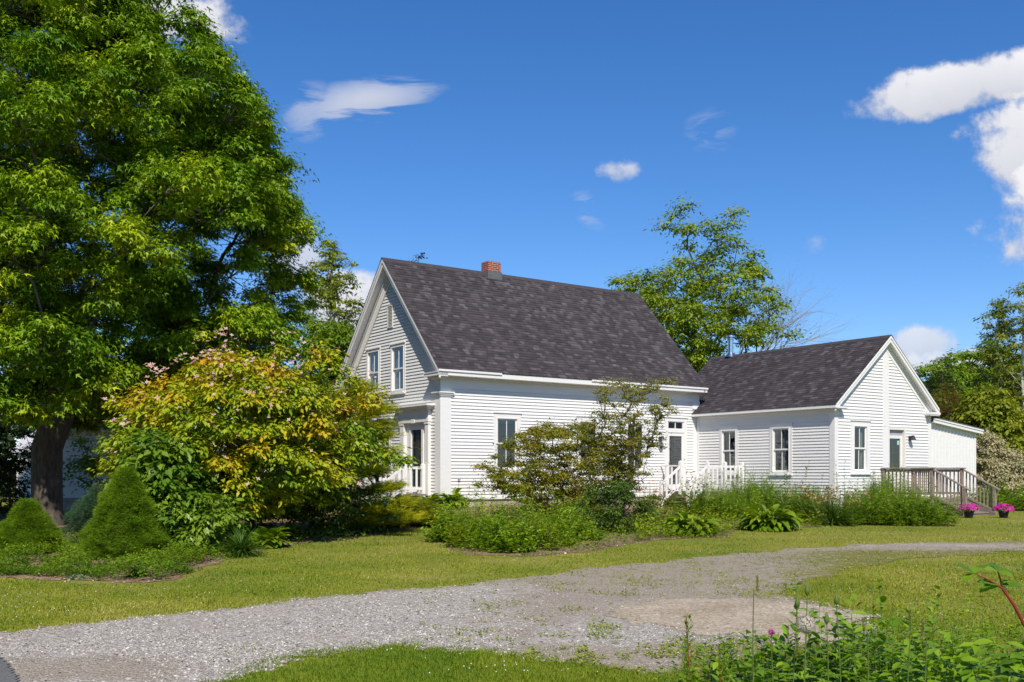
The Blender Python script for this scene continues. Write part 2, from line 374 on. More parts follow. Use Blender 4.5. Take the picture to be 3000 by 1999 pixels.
def window(F, g0, g1, z0, z1, zm, casing=.14, head=.17, sill=.09, label=None, curtain='pair', munt=True, dout=.035):
    """g0..g1, z0..z1: the glazed opening with its sashes"""
    w = MB()
    wb(w, F, g0-casing, g0, z0-sill, z1+.01, -.05, dout); wb(w, F, g1, g1+casing, z0-sill, z1+.01, -.05, dout)
    wb(w, F, g0-casing-.003, g1+casing+.003, z1+.01, z1+head, -.05, dout+.003)
    wb(w, F, g0-casing-.02, g1+casing+.02, z1+head, z1+head+.035, -.02, dout+.035)
    wb(w, F, g0-casing-.015, g1+casing+.015, z0-sill-.04, z0-sill, -.05, dout+.045)
    wb(w, F, g0, g1, z0-sill, z0, -.08, dout+.02)
    # inner band
    wb(w, F, g0-.035, g0-.001, z0, z1, dout+.001, dout+.014); wb(w, F, g1+.001, g1+.035, z0, z1, dout+.001, dout+.014); wb(w, F, g0-.035, g1+.035, z1-.002, z1+.034, dout+.001, dout+.0145)
    o = w.build('window', TRIM, house)
    if label: o['label'] = label
    sw = .045
    for (s0, s1, dd, nm) in ((zm-.02, z1, .0, 'upper_sash'), (z0, zm+.02, -.03, 'lower_sash')):
        s = MB(); 
        wb(s, F, g0, g0+sw, s0, s1, dd-.03, dd+.0); wb(s, F, g1-sw, g1, s0, s1, dd-.03, dd+.0)
        wb(s, F, g0+sw, g1-sw, s1-sw, s1, dd-.03, dd-.001); wb(s, F, g0+sw, g1-sw, s0, s0+sw*1.1, dd-.03, dd-.001)
        if munt:
            m = .5*(g0+g1); wb(s, F, m-.011, m+.011, s0+sw, s1-sw, dd-.026, dd-.004)
        so = s.build('sash', TRIM, o)
        gl = MB(); gl.add([F(g0+sw, dd-.015, s0+sw), F(g1-sw, dd-.015, s0+sw), F(g1-sw, dd-.015, s1-sw), F(g0+sw, dd-.015, s1-sw)], [(0, 1, 2, 3)])
        gl.build('pane', GLASS, o)
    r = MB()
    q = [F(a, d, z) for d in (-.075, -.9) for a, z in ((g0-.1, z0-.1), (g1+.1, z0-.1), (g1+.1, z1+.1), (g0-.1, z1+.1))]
    r.add(q, [(4, 5, 6, 7), (0, 1, 5, 4), (1, 2, 6, 5), (2, 3, 7, 6), (3, 0, 4, 7)]); r.build('dim_room_backing', INNER_SHADE, o)  # dark box puts the dimness of the room into its colour
    def drape(a0, a1, b0, b1, mt, d=-.12, folds=5):
        c = MB(); n = folds*4; top = z1-.03; bot = z0+.0
        vs = []
        for k in range(n+1):
            t = k/n; dd = d + .018*math.sin(t*folds*2*math.pi)
            vs.append(F(a0+(a1-a0)*t, dd, top)); vs.append(F(b0+(b1-b0)*t, dd*1.0, bot))
        c.add(vs, [(2*k, 2*k+2, 2*k+3, 2*k+1) for k in range(n)]); c.build('curtain', mt, o, smooth=True)
    wd = g1-g0
    if curtain == 'pair':
        drape(g0+.02, g0+.30*wd, g0+.02, g0+.22*wd, LACE); drape(g1-.30*wd, g1-.02, g1-.22*wd, g1-.02, LACE)
    elif curtain == 'white':
        drape(g0+.30*wd, g0+.52*wd, g0+.30*wd, g0+.55*wd, CURTAIN, folds=4)
    elif curtain == 'valance':
        c = MB(); wb(c, F, g0+.02, g1-.02, z1-.14, z1-.04, -.13, -.11); c.build('curtain', LACE, o)
    elif curtain == 'half':
        drape(g0+.02, g1-.02, g0+.02, g1-.02, LACE, folds=7)
    return (g0-casing, g1+casing, z0-sill-.02, z1+head)
Z = lambda z: z + EYE
holes_long = [
 window(F_long, 2.07, 2.84, Z(.17), Z(1.76), Z(.974), curtain='valance', label='first window from the front corner'),
 window(F_long, 5.44, 6.19, Z(.17), Z(1.76), Z(.974), curtain='pair', label='window behind the tan bush'),
 window(F_long, 7.58, 8.33, Z(.17), Z(1.76), Z(.974), curtain=None, label='window behind the small tree'),
]
holes_gab = [
 window(F_gab, 2.22, 2.97, Z(2.72), Z(4.12), Z(3.42), casing=.11, head=.10, curtain='pair', label='right upper gable window'),
 window(F_gab, 3.90, 4.65, Z(2.72), Z(4.12), Z(3.42), casing=.11, head=.10, curtain='pair', label='left upper gable window'),
 window(F_gab, 3.16, 3.86, Z(.10), Z(1.72), Z(.91), casing=.12, head=.12, curtain='pair', label='ground floor gable window'),
]
holes_wl = [
 window(F_wl, -1.90, -1.28, Z(.09), Z(1.54), Z(.83), casing=.12, head=.13, curtain=None, label='wing window by the inner corner'),
 window(F_wl, -4.22, -3.56, Z(.09), Z(1.54), Z(.83), casing=.14, head=.13, curtain='white', label='wing window with a white curtain'),
]
WX = 10.98
holes_wg = [window(F_wg, WX+.985, WX+1.65, Z(.12), Z(1.56), Z(.845), casing=.18, head=.17, curtain='pair', label='window in the wing gable')]
# --- doors
def door_long():
    w = MB(); F = F_long; a0, a1 = 9.50, 10.32; z0, z1 = Z(-.56), Z(1.50); zt0, zt1 = Z(1.62), Z(1.90)
    wb(w, F, a0-.14, a0, z0, zt1, -.05, .035); wb(w, F, a1, a1+.14, z0, zt1, -.05, .035)
    wb(w, F, a0, a1, z1, zt0, -.05, .03); wb(w, F, a0-.16, a1+.16, zt1, zt1+.13, -.05, .038); wb(w, F, a0-.18, a1+.18, zt1+.13, zt1+.165, -.02, .07)
    wb(w, F, a0-.1, a1+.1, z0-.06, z0, -.05, .07)
    d = w.build('side_door', TRIM, house)
    s = MB(); wb(s, F, a0+.001, a0+.10, z0+.01, z1-.002, -.03, .01); wb(s, F, a1-.10, a1-.001, z0+.01, z1-.002, -.03, .01)
    wb(s, F, a0+.10, a1-.10, z1-.12, z1-.002, -.03, .008); wb(s, F, a0+.10, a1-.10, z0+.01, z0+.2, -.03, .008); s.build('door_leaf', TRIM, d)
    p = MB(); wb(p, F, a0+.1, a1-.1, z0+.2, z1-.12, -.02, -.012); p.build('screen', SCREEN, d)
    gq = MB(); gq.add([F(a0+.1, -.006, z0+.2), F(a1-.1, -.006, z0+.2), F(a1-.1, -.006, z1-.12), F(a0+.1, -.006, z1-.12)], [(0, 1, 2, 3)]); gq.build('pane', GLASS, d)
    t = MB(); wb(t, F, a0+.001, a0+.05, zt0, zt1, -.03, .01); wb(t, F, a1-.05, a1-.001, zt0, zt1, -.03, .01); wb(t, F, .5*(a0+a1)-.012, .5*(a0+a1)+.012, zt0, zt1, -.03, .005); wb(t, F, a0+.05, a1-.05, zt0, zt0+.03, -.03, .009); wb(t, F, a0+.05, a1-.05, zt1-.03, zt1, -.03, .009); t.build('transom_frame', TRIM, d)
    q = MB(); q.add([F(a0+.05, -.02, zt0), F(a1-.05, -.02, zt0), F(a1-.05, -.02, zt1), F(a0+.05, -.02, zt1)], [(0, 1, 2, 3)]); q.build('pane', GLASS, d)
    rb = MB(); wb(rb, F, a0, a1, zt0, zt1, -.3, -.28); rb.build('dim_room_backing', INNER_SHADE, d)
    h = MB(); h.tube([F(a0+.06, .01, Z(.42)), F(a0+.06, .05, Z(.42)), F(a0+.06, .05, Z(.34))], .008); h.build('handle', BLACKM, d)
    return (a0-.14, a1+.14, z0, zt1+.12)
holes_long.append(door_long())
def door_front():
    w = MB(); F = F_gab; a0, a1 = .97, 1.84; z0, z1 = Z(-.55), Z(1.52)
    # pilasters, entablature
    for s0, s1 in ((.54, .74), (2.06, 2.30)):
        wb(w, F, s0, s1, z0-.1, Z(1.62), -.02, .12)
        wb(w, F, s0-.02, s1+.02, Z(1.55), Z(1.62), -.02, .14)
    wb(w, F, .50, 2.34, Z(1.62), Z(1.74), -.02, .15); wb(w, F, .52, 2.32, Z(1.74), Z(2.0), -.02, .13)
    wb(w, F, .42, 2.46, Z(2.0), Z(2.05), -.02, .20); wb(w, F, .34, 2.56, Z(2.05), Z(2.10), -.02, .27); wb(w, F, .28, 2.64, Z(2.10), Z(2.15), -.02, .34)
    wb(w, F, 1.30, 1.52, Z(1.60), Z(1.72), .15, .17)
    wb(w, F, .74, .97, z0-.1, Z(1.62), -.06, .01); wb(w, F, 1.84, 2.06, z0-.1, Z(1.62), -.06, .01)
    wb(w, F, .74, 2.06, z1, Z(1.62), -.05, .02); wb(w, F, .74, 2.06, z0-.1, z0, -.05, .16)
    d = w.build('front_door', TRIM, house)
    s = MB(); wb(s, F, a0+.002, a0+.11, z0, z1-.002, -.03, .045); wb(s, F, a1-.11, a1-.002, z0, z1-.002, -.03, .045)
    wb(s, F, a0+.11, a1-.11, z1-.12, z1-.002, -.03, .044); wb(s, F, a0+.11, a1-.11, z0, z0+.16, -.03, .044); s.build('storm_door', TRIM, d)
    p = MB(); wb(p, F, a0+.05, a1-.05, z0, z1-.05, -.16, -.12)
    for k in range(2):
        b0 = a0+.16+k*.30
        wb(p, F, b0, b0+.24, z0+.15, z0+.75, -.12, -.105); wb(p, F, b0, b0+.24, z0+.95, z1-.2, -.12, -.105)
    p.build('door_leaf', plain('old_brown_door', (.14, .11, .10), .5, .2, 6), d)
    q = MB(); q.add([F(a0+.11, .0, z0+.16), F(a1-.11, .0, z0+.16), F(a1-.11, .0, z1-.12), F(a0+.11, .0, z1-.12)], [(0, 1, 2, 3)]); q.build('pane', GLASS, d)
    k = MB(); k.tube([F(a1-.06, .045, Z(.44)), F(a1-.06, .09, Z(.44)), F(a1-.06, .09, Z(.30)), F(a1-.06, .045, Z(.30))], .009); k.build('handle', BLACKM, d)
    return (.54, 2.30, z0-.1, Z(2.14))
holes_gab.append(door_front())
def door_wing():
    w = MB(); F = F_wg; a0, a1 = WX+2.93, WX+3.78; z0, z1 = Z(-.73), Z(1.50)
    wb(w, F, a0-.05, a0, z0, z1+.08, -.12, .022); wb(w, F, a1, a1+.09, z0, z1+.08, -.12, .022); wb(w, F, a0, a1, z1, z1+.08, -.12, .021)
    wb(w, F, a0-.06, a1+.1, z0-.06, z0, -.12, .06)
    d = w.build('wing_door', CREAM, house)
    s = MB(); t = z1-.19; wb(s, F, a0+.002, a0+.10, z0, t, -.10, -.06); wb(s, F, a1-.12, a1-.002, z0, t, -.10, -.06)
    wb(s, F, a0+.10, a1-.12, t-.10, t, -.10, -.061); wb(s, F, a0+.10, a1-.12, z0, Z(.10), -.10, -.061); wb(s, F, a0+.10, a1-.12, Z(-.17), Z(-.155), -.06, -.052)
    s.build('door_leaf', DOORW, d)
    h = MB(); wb(h, F, a0, a1, t, z1, -.09, -.07); h.build('head_panel', plain('grey_panel', (.38, .38, .40), .6), d)
    q = MB(); q.add([F(a0+.1, -.08, Z(.10)), F(a1-.12, -.08, Z(.10)), F(a1-.12, -.08, t-.1), F(a0+.1, -.08, t-.1)], [(0, 1, 2, 3)]); q.build('pane', GLASS, d)
    rb = MB(); wb(rb, F, a0, a1, z0, t, -.5, -.48); rb.build('dim_room_backing', INNER_SHADE, d)
    m = MB(); m2 = .5*(a0+a1)
    for zz in (.34, .72): wb(m, F, a0+.1, a1-.12, Z(zz)-.008, Z(zz)+.008, -.14, -.13)
    wb(m, F, m2-.01, m2+.01, Z(.10), Z(1.0), -.14, -.13); m.build('muntin', plain('green_muntin', (.06, .09, .06), .5), d)
    n = MB(); wb(n, F, a1-.28, a1-.16, Z(1.0), Z(1.14), -.079, -.074); n.build('notice', plain('pale_paper', (.35, .55, .52), .6, .05), d)
    for zz, nm in ((.20, 'deadbolt'), (.02, 'handle')):
        k = MB(); k.tube([F(a1-.06, -.06, Z(zz)), F(a1-.06, -.01, Z(zz)), F(a1-.12, -.005, Z(zz))], .012); wb(k, F, a1-.08, a1-.04, Z(zz)-.04, Z(zz)+.04, -.06, -.052); k.build(nm, METAL, d)
    return (a0-.05, a1+.09, z0-.06, z1+.08)
holes_wg.append(door_wing())
# --- walls
ZR, ZE = 8.69, 4.80; ML = 1.11
W = 6.14; L = 11.1
Rm = lambda y: ZR - ML*abs(y-3.07)
sheath = MB()
wl = MB(); clap(wl, F_long, SILL, 4.30, lambda z: 0.0, lambda z: L-.02, holes_long, seed=3, dep=.030)
wl.build('wall', WHITE, house)
lo_g = lambda z: max(0.0, 3.07-(ZR-.2-z)/ML); hi_g = lambda z: min(W, 3.07+(ZR-.2-z)/ML)
wg = MB(); clap(wg, F_gab, SILL, ZR-.25, lo_g, hi_g, holes_gab, seed=5, dep=.028)
wg.build('wall', WHITE, house)
bk = MB()  # rear and far walls of the main block, sheathing up under the eaves
bk.box(.02, L-.02, W-.06, W, SILL-.1, 4.7)
bk.add([(L-.02, 0.02, SILL-.1), (L-.02, W-.06, SILL-.1), (L-.02, W-.06, 5.0), (L-.02, 3.07, ZR-.1), (L-.02, .02, 5.0)], [(0, 1, 2, 3, 4)])
bk.build('wall', WHITE, house)
fz = MB()
wb(fz, F_long, -.03, L, 4.30, 4.62, -.02, .03); wb(fz, F_long, .36, L-.3, 4.27, 4.30, -.02, .05); wb(fz, F_long, -.03, L, 4.56, 4.62, .03, .09)
# corner pilasters
def pil(F, a0, a1, z0, z1, cap0, d=.035, dirs=1):
    wb(fz, F, a0, a1, z0, cap0, -.02, d)
    wb(fz, F, a0-.02, a1+.03, cap0, cap0+.05, -.02, d+.03); wb(fz, F, a0-.04, a1+.05, cap0+.05, cap0+.10, -.02, d+.06); wb(fz, F, a0-.06, a1+.08, cap0+.10, cap0+.14, -.02, d+.09)
    wb(fz, F, a0, a1-.01, cap0+.14, z1, -.02, d-.001)
pil(F_long, -.035, .35, SILL-.02, 4.3, 4.02)
pil(F_gab, -.033, .29, SILL-.02, 4.62, 4.02, d=.033)
pil(F_gab, W-.29, W+.03, SILL-.02, 4.62, 4.02, d=.033)
wb(fz, F_long, 10.80, 10.985, SILL-.02, 4.05, -.02, .035); wb(fz, F_long, 10.78, 11.12, 4.05, 4.30, -.02, .04); wb(fz, F_long, 10.74, 11.16, 4.02, 4.07, -.02, .07)
fz.build('trim_board', TRIM, house)
# foundation
fd = MB(); fd.box(.03, L-.03, .03, W-.03, -.2, SILL-.03); fd.build('foundation', STONE, house)
sk = MB(); wb(sk, F_long, -.03, L, SILL-.06, SILL, -.02, .03); wb(sk, F_gab, -.03, W, SILL-.06, SILL, -.02, .031); sk.build('skirt_board', TRIM, house)
# gable vent
gv = MB(); wb(gv, F_gab, 2.92, 3.27, Z(4.80), Z(4.84), 0, .05); wb(gv, F_gab, 2.92, 3.27, Z(5.50), Z(5.54), 0, .05)
wb(gv, F_gab, 2.92, 2.96, Z(4.84), Z(5.50), 0, .048); wb(gv, F_gab, 3.23, 3.27, Z(4.84), Z(5.50), 0, .048)
for k in range(14):
    z = Z(4.86)+k*.046; gv.hexa([F_gab(a, d, zz) for a, d, zz in ((2.96, .042, z), (3.23, .042, z), (3.23, .012, z+.026), (2.96, .012, z+.026), (2.96, .042, z+.006), (3.23, .042, z+.006), (3.23, .012, z+.032), (2.96, .012, z+.032))])
vo = gv.build('gable_vent', VENTM, house)
bb = MB(); wb(bb, F_gab, 2.96, 3.23, Z(4.84), Z(5.50), -.01, .008) ; bb.build('vent_backing', INNER_SHADE, vo)
# --- shingled roof slopes, laid in courses
def slope(name, P, ridge0, ridge1, eave0, eave1, seed=0):
    """quad slope from eave to ridge in overlapping courses with UVs in metres"""
    r0, r1, e0, e1 = map(Vector, (ridge0, ridge1, eave0, eave1)); H = (r0-e0).length; n = int(round(H/.127)); rr = random.Random(seed)
    nrm = (e1-e0).cross(r0-e0).normalized()
    if nrm.z < 0: nrm = -nrm
    vs, fs, uv = [], [], []
    Lw = (e1-e0).length; m = max(2, int(Lw/.9))
    for k in range(n):
        t0, t1 = k/n, (k+1)/n
        offs = [rr.uniform(-.003, .003) for _ in range(m+1)]
        base = len(vs)
        for j in range(m+1):
            s = j/m; E = e0.lerp(e1, s); Rr = r0.lerp(r1, s)
            wav = .004*math.sin(j*1.7+seed)
            a = E.lerp(Rr, t0) + nrm*(.013+wav) ; b = E.lerp(Rr, t1) + nrm*(.004+wav); c = E.lerp(Rr, t0) + nrm*(-.004+wav)
            dd = (Rr-E).normalized()*offs[j]
            vs += [a+dd, b, c+dd]; uv += [(s*Lw, t0*H+.002), (s*Lw, t1*H-.002), (s*Lw, t0*H+.002)]
        for j in range(m):
            q = base+3*j; fs += [(q, q+3, q+4, q+1), (q+2, q+5, q+3, q)]
    me = bpy.data.meshes.new(name); me.from_pydata([tuple(v) for v in vs], [], fs)
    ul = me.uv_layers.new(name='UVMap')
    for lp in me.loops: ul.data[lp.index].uv = uv[lp.vertex_index]
    me.materials.append(SHINGLE); o = bpy.data.objects.new(name, me); C.objects.link(o); o.parent = P
    return o
yE0, yE1 = -.43, W+.43
deck = MB()
def roof_under(mb, x0, x1, Rf, ya, yr, yb, axis='x', t0=.012, t1=.06):
    for ye in (ya, yb):
        pts = []
        for off in (t1, t0):
            for (a, y) in ((x0, ye), (x1, ye), (x1, yr), (x0, yr)):
                p = (a, y, Rf(y)-off) if axis == 'x' else (y, a, Rf(y)-off); pts.append(p)
        mb.hexa(pts)
def rake(mb, x0, x1, Rf, ya, yr, yb, o0, o1, axis='x'):
    for ye in (ya, yb):
        pts = []
        for off in (o1, o0):
            for (a, y) in ((x0, ye), (x1, ye), (x1, yr), (x0, yr)):
                pts.append((a, y, Rf(y)-off) if axis == 'x' else (y, a, Rf(y)-off))
        mb.hexa(pts)
XR = 10.98; XE = 11.12
mroof = slope('roof', house, (-.36, 3.07, ZR), (XR, 3.07, ZR), (-.36, yE0-.02, Rm(yE0-.02)), (XE, yE0-.02, Rm(yE0-.02)), 1)
mr2 = slope('roof', house, (-.36, 3.07, ZR), (XR, 3.07, ZR), (-.36, yE1+.02, Rm(yE1+.02)), (XE, yE1+.02, Rm(yE1+.02)), 2)
roof_under(deck, -.345, XR, Rm, yE0, 3.07, yE1); deck.build('roof_deck', TRIM, house)
rc = MB(); rc.hexa([(a, 3.07+dy, ZR+dz) for a, dz0 in ((-.36, 0), (XR, 0)) for dy, dz in ((-.12, -.115), (.0, .022), (.0, .02), (.12, -.115))]) if False else None
for s in (-1, 1):
    rc.add([(-.365, 3.07, ZR+.030), (XR, 3.07, ZR+.030), (XR, 3.07+s*.13, ZR-.13*ML+.026), (-.365, 3.07+s*.13, ZR-.13*ML+.026)], [(0, 1, 2, 3)])
rc.build('ridge_cap', plain('ridge_shingle', (.055, .048, .052), .9, .25, 9), house)
rk = MB()
rake(rk, -.35, -.29, Rm, yE0, 3.07, yE1, .02, .13); rake(rk, -.32, -.26, Rm, yE0+.003, 3.07, yE1-.003, .13, .27)
rake(rk, -.29, -.0, Rm, yE0+.006, 3.07, yE1-.006, .20, .225)
rake(rk, -.09, .0, Rm, .0, 3.07, W, .225, .33); rake(rk, -.045, .0, Rm, .0, 3.07, W, .33, .72)
rake(rk, -.065, .0, Rm, .0, 3.07, W, .68, .74)
rk.build('rake_board', TRIM, house)
rk = MB(); rake(rk, XR-.05, XR+.02, Rm, yE0, 3.07, yE1, .02, .18); rk.build('rake_board', TRIM, house)
ev = MB()
for s, y in ((-1, 0), (1, W)):
    Y0 = lambda d: y + s*d
    ys = sorted((Y0(.40), Y0(.43)))
    ev.box(-.347, XE-.02, ys[0], ys[1], 4.62, Rm(yE0)-.03)
    ys = sorted((Y0(.43), Y0(.465))); ev.box(-.35, 1.95, ys[0], ys[1], 4.73, 4.79); ev.box(5.6, XE, ys[0], ys[1], 4.73, 4.79)
    ys = sorted((Y0(.0), Y0(.40))); ev.box(-.33, XE-.05, ys[0], ys[1], 4.621, 4.645)
    # returns on the gable
    ys = sorted((Y0(.43), Y0(-.42))); ev.box(-.34, -.001, ys[0], ys[1], 4.615, 4.70); ev.box(-.36, -.001, ys[0]-.01, ys[1]+.01, 4.70, 4.725)
    ys = sorted((Y0(.20), Y0(-.33))); ev.box(-.2, -.001, ys[0], ys[1], 4.53, 4.615)
ev.build('eave_board', TRIM, house)
# chimney on the ridge
def uv_box(name, x0, x1, y0, y1, z0, z1, mat, parent):
    mb = MB(); mb.box(x0, x1, y0, y1, z0, z1); o = mb.build(name, mat, parent); me = o.data
    ul = me.uv_layers.new(name='UVMap')
    for p in me.polygons:
        for li in p.loop_indices:
            v = me.vertices[me.loops[li].vertex_index].co; ax = max(range(3), key=lambda i: abs(p.normal[i]))
            ul.data[li].uv = (v.y, v.z) if ax == 0 else ((v.x, v.z) if ax == 1 else (v.x, v.y))
    return o
ch = uv_box('chimney', 3.70, 4.24, 2.87, 3.29, 8.3, 9.07, BRICK, mroof)
ct = MB(); ct.box(3.78, 4.16, 2.95, 3.21, 9.0, 9.09); ct.build('flue', plain('clay_flue', (.1, .06, .05), .9), ch)
ld = MB(); ld.box(3.67, 4.27, 2.83, 3.33, 8.45, 8.72); ld.build('flashing', plain('lead_flashing', (.12, .12, .13), .6), ch)
# --- wing
WR, WE, WMs = 6.26, 3.88, .816
wx0, wx1 = WX, WX+5.33; wc = WX+2.68
Rw = lambda x: WR - WMs*abs(x-wc)
ww = MB(); clap(ww, F_wl, .60, 3.84, lambda z: -6.0, lambda z: -.02, holes_wl, seed=11, dep=.028)
ww.build('wing_wall', WHITE, house)
trim_hole = (WX+2.55, WX+2.88, .5, 7)
lo_w = lambda z: max(wx0, wc-(WR-.12-z)/WMs); hi_w = lambda z: min(wx1, wc+(WR-.12-z)/WMs)
wv = MB(); clap(wv, F_wg, .60, WR-.2, lo_w, hi_w, holes_wg+[trim_hole], seed=12, dep=.029)
wv.build('wing_wall', WHITE, house)
wr_ = MB(); wr_.box(wx0+.01, wx1, 1.56, 1.6, .5, 3.9); wr_.box(wx1-.04, wx1, -5.98, 1.56, .5, 3.95)
wr_.add([(wx0+.01, 1.59, 3.9), (wx1, 1.59, 3.9), (wc, 1.59, WR-.1)], [(0, 1, 2)])
wr_.box(wx0, wx0+.02, .02, 1.56, .5, 4.0)
wr_.build('wing_wall', WHITE, house)
wf = MB(); wf.box(wx0+.04, wx1-.04, -5.95, 1.5, -.2, .6); wf.build('foundation', STONE, house)
wt = MB()
wb(wt, F_wl, -6.03, -5.83, .55, 3.86, -.02, .03); wb(wt, F_wl, -.16, -.03, .55, 3.86, -.02, .03); wb(wt, F_wl, -6.02, -.03, 3.62, 3.84, -.02, .022)
wb(wt, F_wg, wx0-.028, wx0+.15, .55, 3.75, -.02, .032); wt.build('trim_board', TRIM, house); wt = MB(); wb(wt, F_wg, wx1-.14, wx1+.03, .55, 3.75, -.02, .032)
wt.build('trim_board', TRIM, house); wt = MB()
wb(wt, F_wg, WX+2.55, WX+2.88, 3.25, WR-.45, -.02, .026); wb(wt, F_wg, WX+2.55, WX+2.875, .55, 3.25, -.02, .024); wb(wt, F_wg, WX+2.60, WX+2.70, 3.25, WR-.45, .026, .034)
wt.build('trim_board', TRIM, house)
y0w, y1w = -6.26, 1.75
wro = slope('wing_roof', house, (wc, y0w, WR), (wc, y1w, WR), (wx0-.27, y0w, Rw(wx0-.27)), (wx0-.27, -.02, Rw(wx0-.27)), 5) if False else None
def wing_slope(name, sgn, ya, yb, xe, seed):
    return slope(name, house, (wc, ya, WR), (wc, yb, WR), (xe, ya, Rw(xe)), (xe, yb, Rw(xe)), seed)
wroof = wing_slope('wing_roof', -1, y0w, -.02, wx0-.27, 21)
wing_slope('wing_roof', -1, -.02, y1w, wx0+.08, 22)
wing_slope('wing_roof', 1, y0w, y1w, wx1+.20, 23)
wd = MB()
for (xe, ya, yb) in ((wx0-.25, y0w+.01, -.03), (wx0+.1, -.03, y1w-.01), (wx1+.18, y0w+.01, y1w-.01)):
    pts = []
    for off in (.06, .012):
        for (x, y) in ((xe, ya), (xe, yb), (wc, yb), (wc, ya)): pts.append((x, y, Rw(x)-off))
    wd.hexa(pts)
wd.build('roof_deck', TRIM, house)
rc2 = MB()
for s in (-1, 1):
    rc2.add([(wc, y0w, WR+.026), (wc, y1w, WR+.026), (wc+s*.14, y1w, WR-.14*WMs+.022), (wc+s*.14, y0w, WR-.14*WMs+.022)], [(0, 1, 2, 3)])
rc2.build('ridge_cap', plain('ridge_shingle', (.055, .048, .052), .9, .25, 9), house)
wk = MB(); xa, xb = wx0-.25, wx1+.18
rake(wk, -6.255, -6.20, Rw, xa, wc, xb, .02, .10, 'y'); rake(wk, -6.23, -6.18, Rw, xa+.003, wc, xb-.003, .10, .22, 'y')
rake(wk, -6.20, -6.0, Rw, xa+.006, wc, xb-.006, .17, .19, 'y'); rake(wk, -6.07, -6.0, Rw, wx0, wc, wx1, .19, .27, 'y'); rake(wk, -6.035, -6.0, Rw, wx0, wc, wx1, .27, .46, 'y')
wk.build('rake_board', TRIM, house)
wk = MB(); rake(wk, y1w-.05, y1w-.01, Rw, wx0+.1, wc, xb, .02, .2, 'y'); wk.build('rake_board', TRIM, house)
we = MB(); we.box(wx0-.25, wx0-.22, -6.25, -.02, 3.82, 3.875-.0); we.box(wx0-.285, wx0-.22, -6.25, -.02, 3.75, 3.82); we.box(wx0-.22, wx0, -6.24, -.02, 3.77, 3.79)
we.box(wx1+.15, wx1+.18, -6.25, 1.7, 3.74, 3.86); we.box(wx1, wx1+.15, -6.24, 1.7, 3.77, 3.79)
we.box(wx0-.26, wx0+.33, -6.27, -6.001, 3.745, 3.80); we.box(wx0-.25, wx0+.31, -6.25, -6.001, 3.72, 3.745)
we.box(wx1-.36, wx1+.22, -6.27, -6.001, 3.72, 3.80); we.box(wx1-.34, wx1+.20, -6.25, -6.001, 3.68, 3.72)
we.build('eave_board', TRIM, house)
# shed with board and batten
sx0, sx1 = wx1+.03, wx1+2.98; yf = -5.96
sz = lambda x: 3.66 - .105*(x-wx1)
sb = MB()
sb.add([(sx0, yf, .72), (sx1, yf, .72), (sx1, yf, sz(sx1)-.05), (sx0, yf, sz(sx0)-.05)], [(0, 1, 2, 3)])
sb.box(sx1-.03, sx1, yf+.002, -1.5, .72, sz(sx1)-.07); sb.box(sx0, sx1, -1.5, -1.46, .72, 3.3)
x = sx0+.02
while x < sx1-.1:
    sb.box(x, x+.045, yf-.02, yf-.0005, .73, sz(x)-.21); x += .207
sb.box(sx1-.1, sx1+.02, yf-.026, yf-.0005, .72, sz(sx1)-.08)
sb.build('shed_wall', TRIM, house)
sr = MB()
sr.hexa([(a, y, sz(a)-o) for o in (.05, 0) for a, y in ((wx1+.02, yf-.20), (sx1+.22, yf-.20), (sx1+.22, -1.3), (wx1+.02, -1.3))])
so = sr.build('shed_roof', plain('roll_roofing', (.08, .075, .08), .9, .2), house)
st = MB(); st.hexa([(a, y, sz(a)-o) for o in (.20, .055) for a, y in ((wx1+.03, yf-.19), (sx1+.2, yf-.19), (sx1+.2, yf-.15), (wx1+.03, yf-.15))])
st.hexa([(a, y, sz(a)-o) for o in (.10, .052) for a, y in ((wx1+.03, yf-.215), (sx1+.22, yf-.215), (sx1+.22, yf-.19), (wx1+.03, yf-.19))])
st.hexa([(a, y, sz(a)-o) for o in (.20, .18) for a, y in ((wx1+.03, yf-.15), (sx1+.19, yf-.15), (sx1+.19, yf), (wx1+.03, yf))])
st.build('shed_fascia', TRIM, house)
for (a, b) in ((sx0+.1, yf+.15), (sx1-.15, yf+.15), (sx1-.15, -1.8)): MB().box(a-.06, a+.06, b-.06, b+.06, 0, .72).build('shed_post', DARKWOOD, house)
# stove pipe
pv = MB(); px_, py_ = wc+.02, .78
pv.lathe([(.105, WR-.2), (.105, WR+.66), (.10, WR+.66), (.10, WR-.2)], px_, py_)
pv.lathe([(.105, WR+.60), (.13, WR+.61), (.13, WR+.65), (.105, WR+.66)], px_, py_)
pv.lathe([(.0, WR+.80), (.16, WR+.78), (.165, WR+.74), (.165, WR+.70), (.15, WR+.70), (.15, WR+.745), (0, WR+.77)], px_, py_)
pv.lathe([(.09, WR+.66), (.09, WR+.75)], px_, py_)
po = pv.build('stove_pipe', METAL, house, smooth=False)
pc = MB(); pc.lathe([(.22, WR-.06), (.13, WR+.08), (.11, WR+.09)], px_, py_); pc.build('pipe_collar', METAL, po)
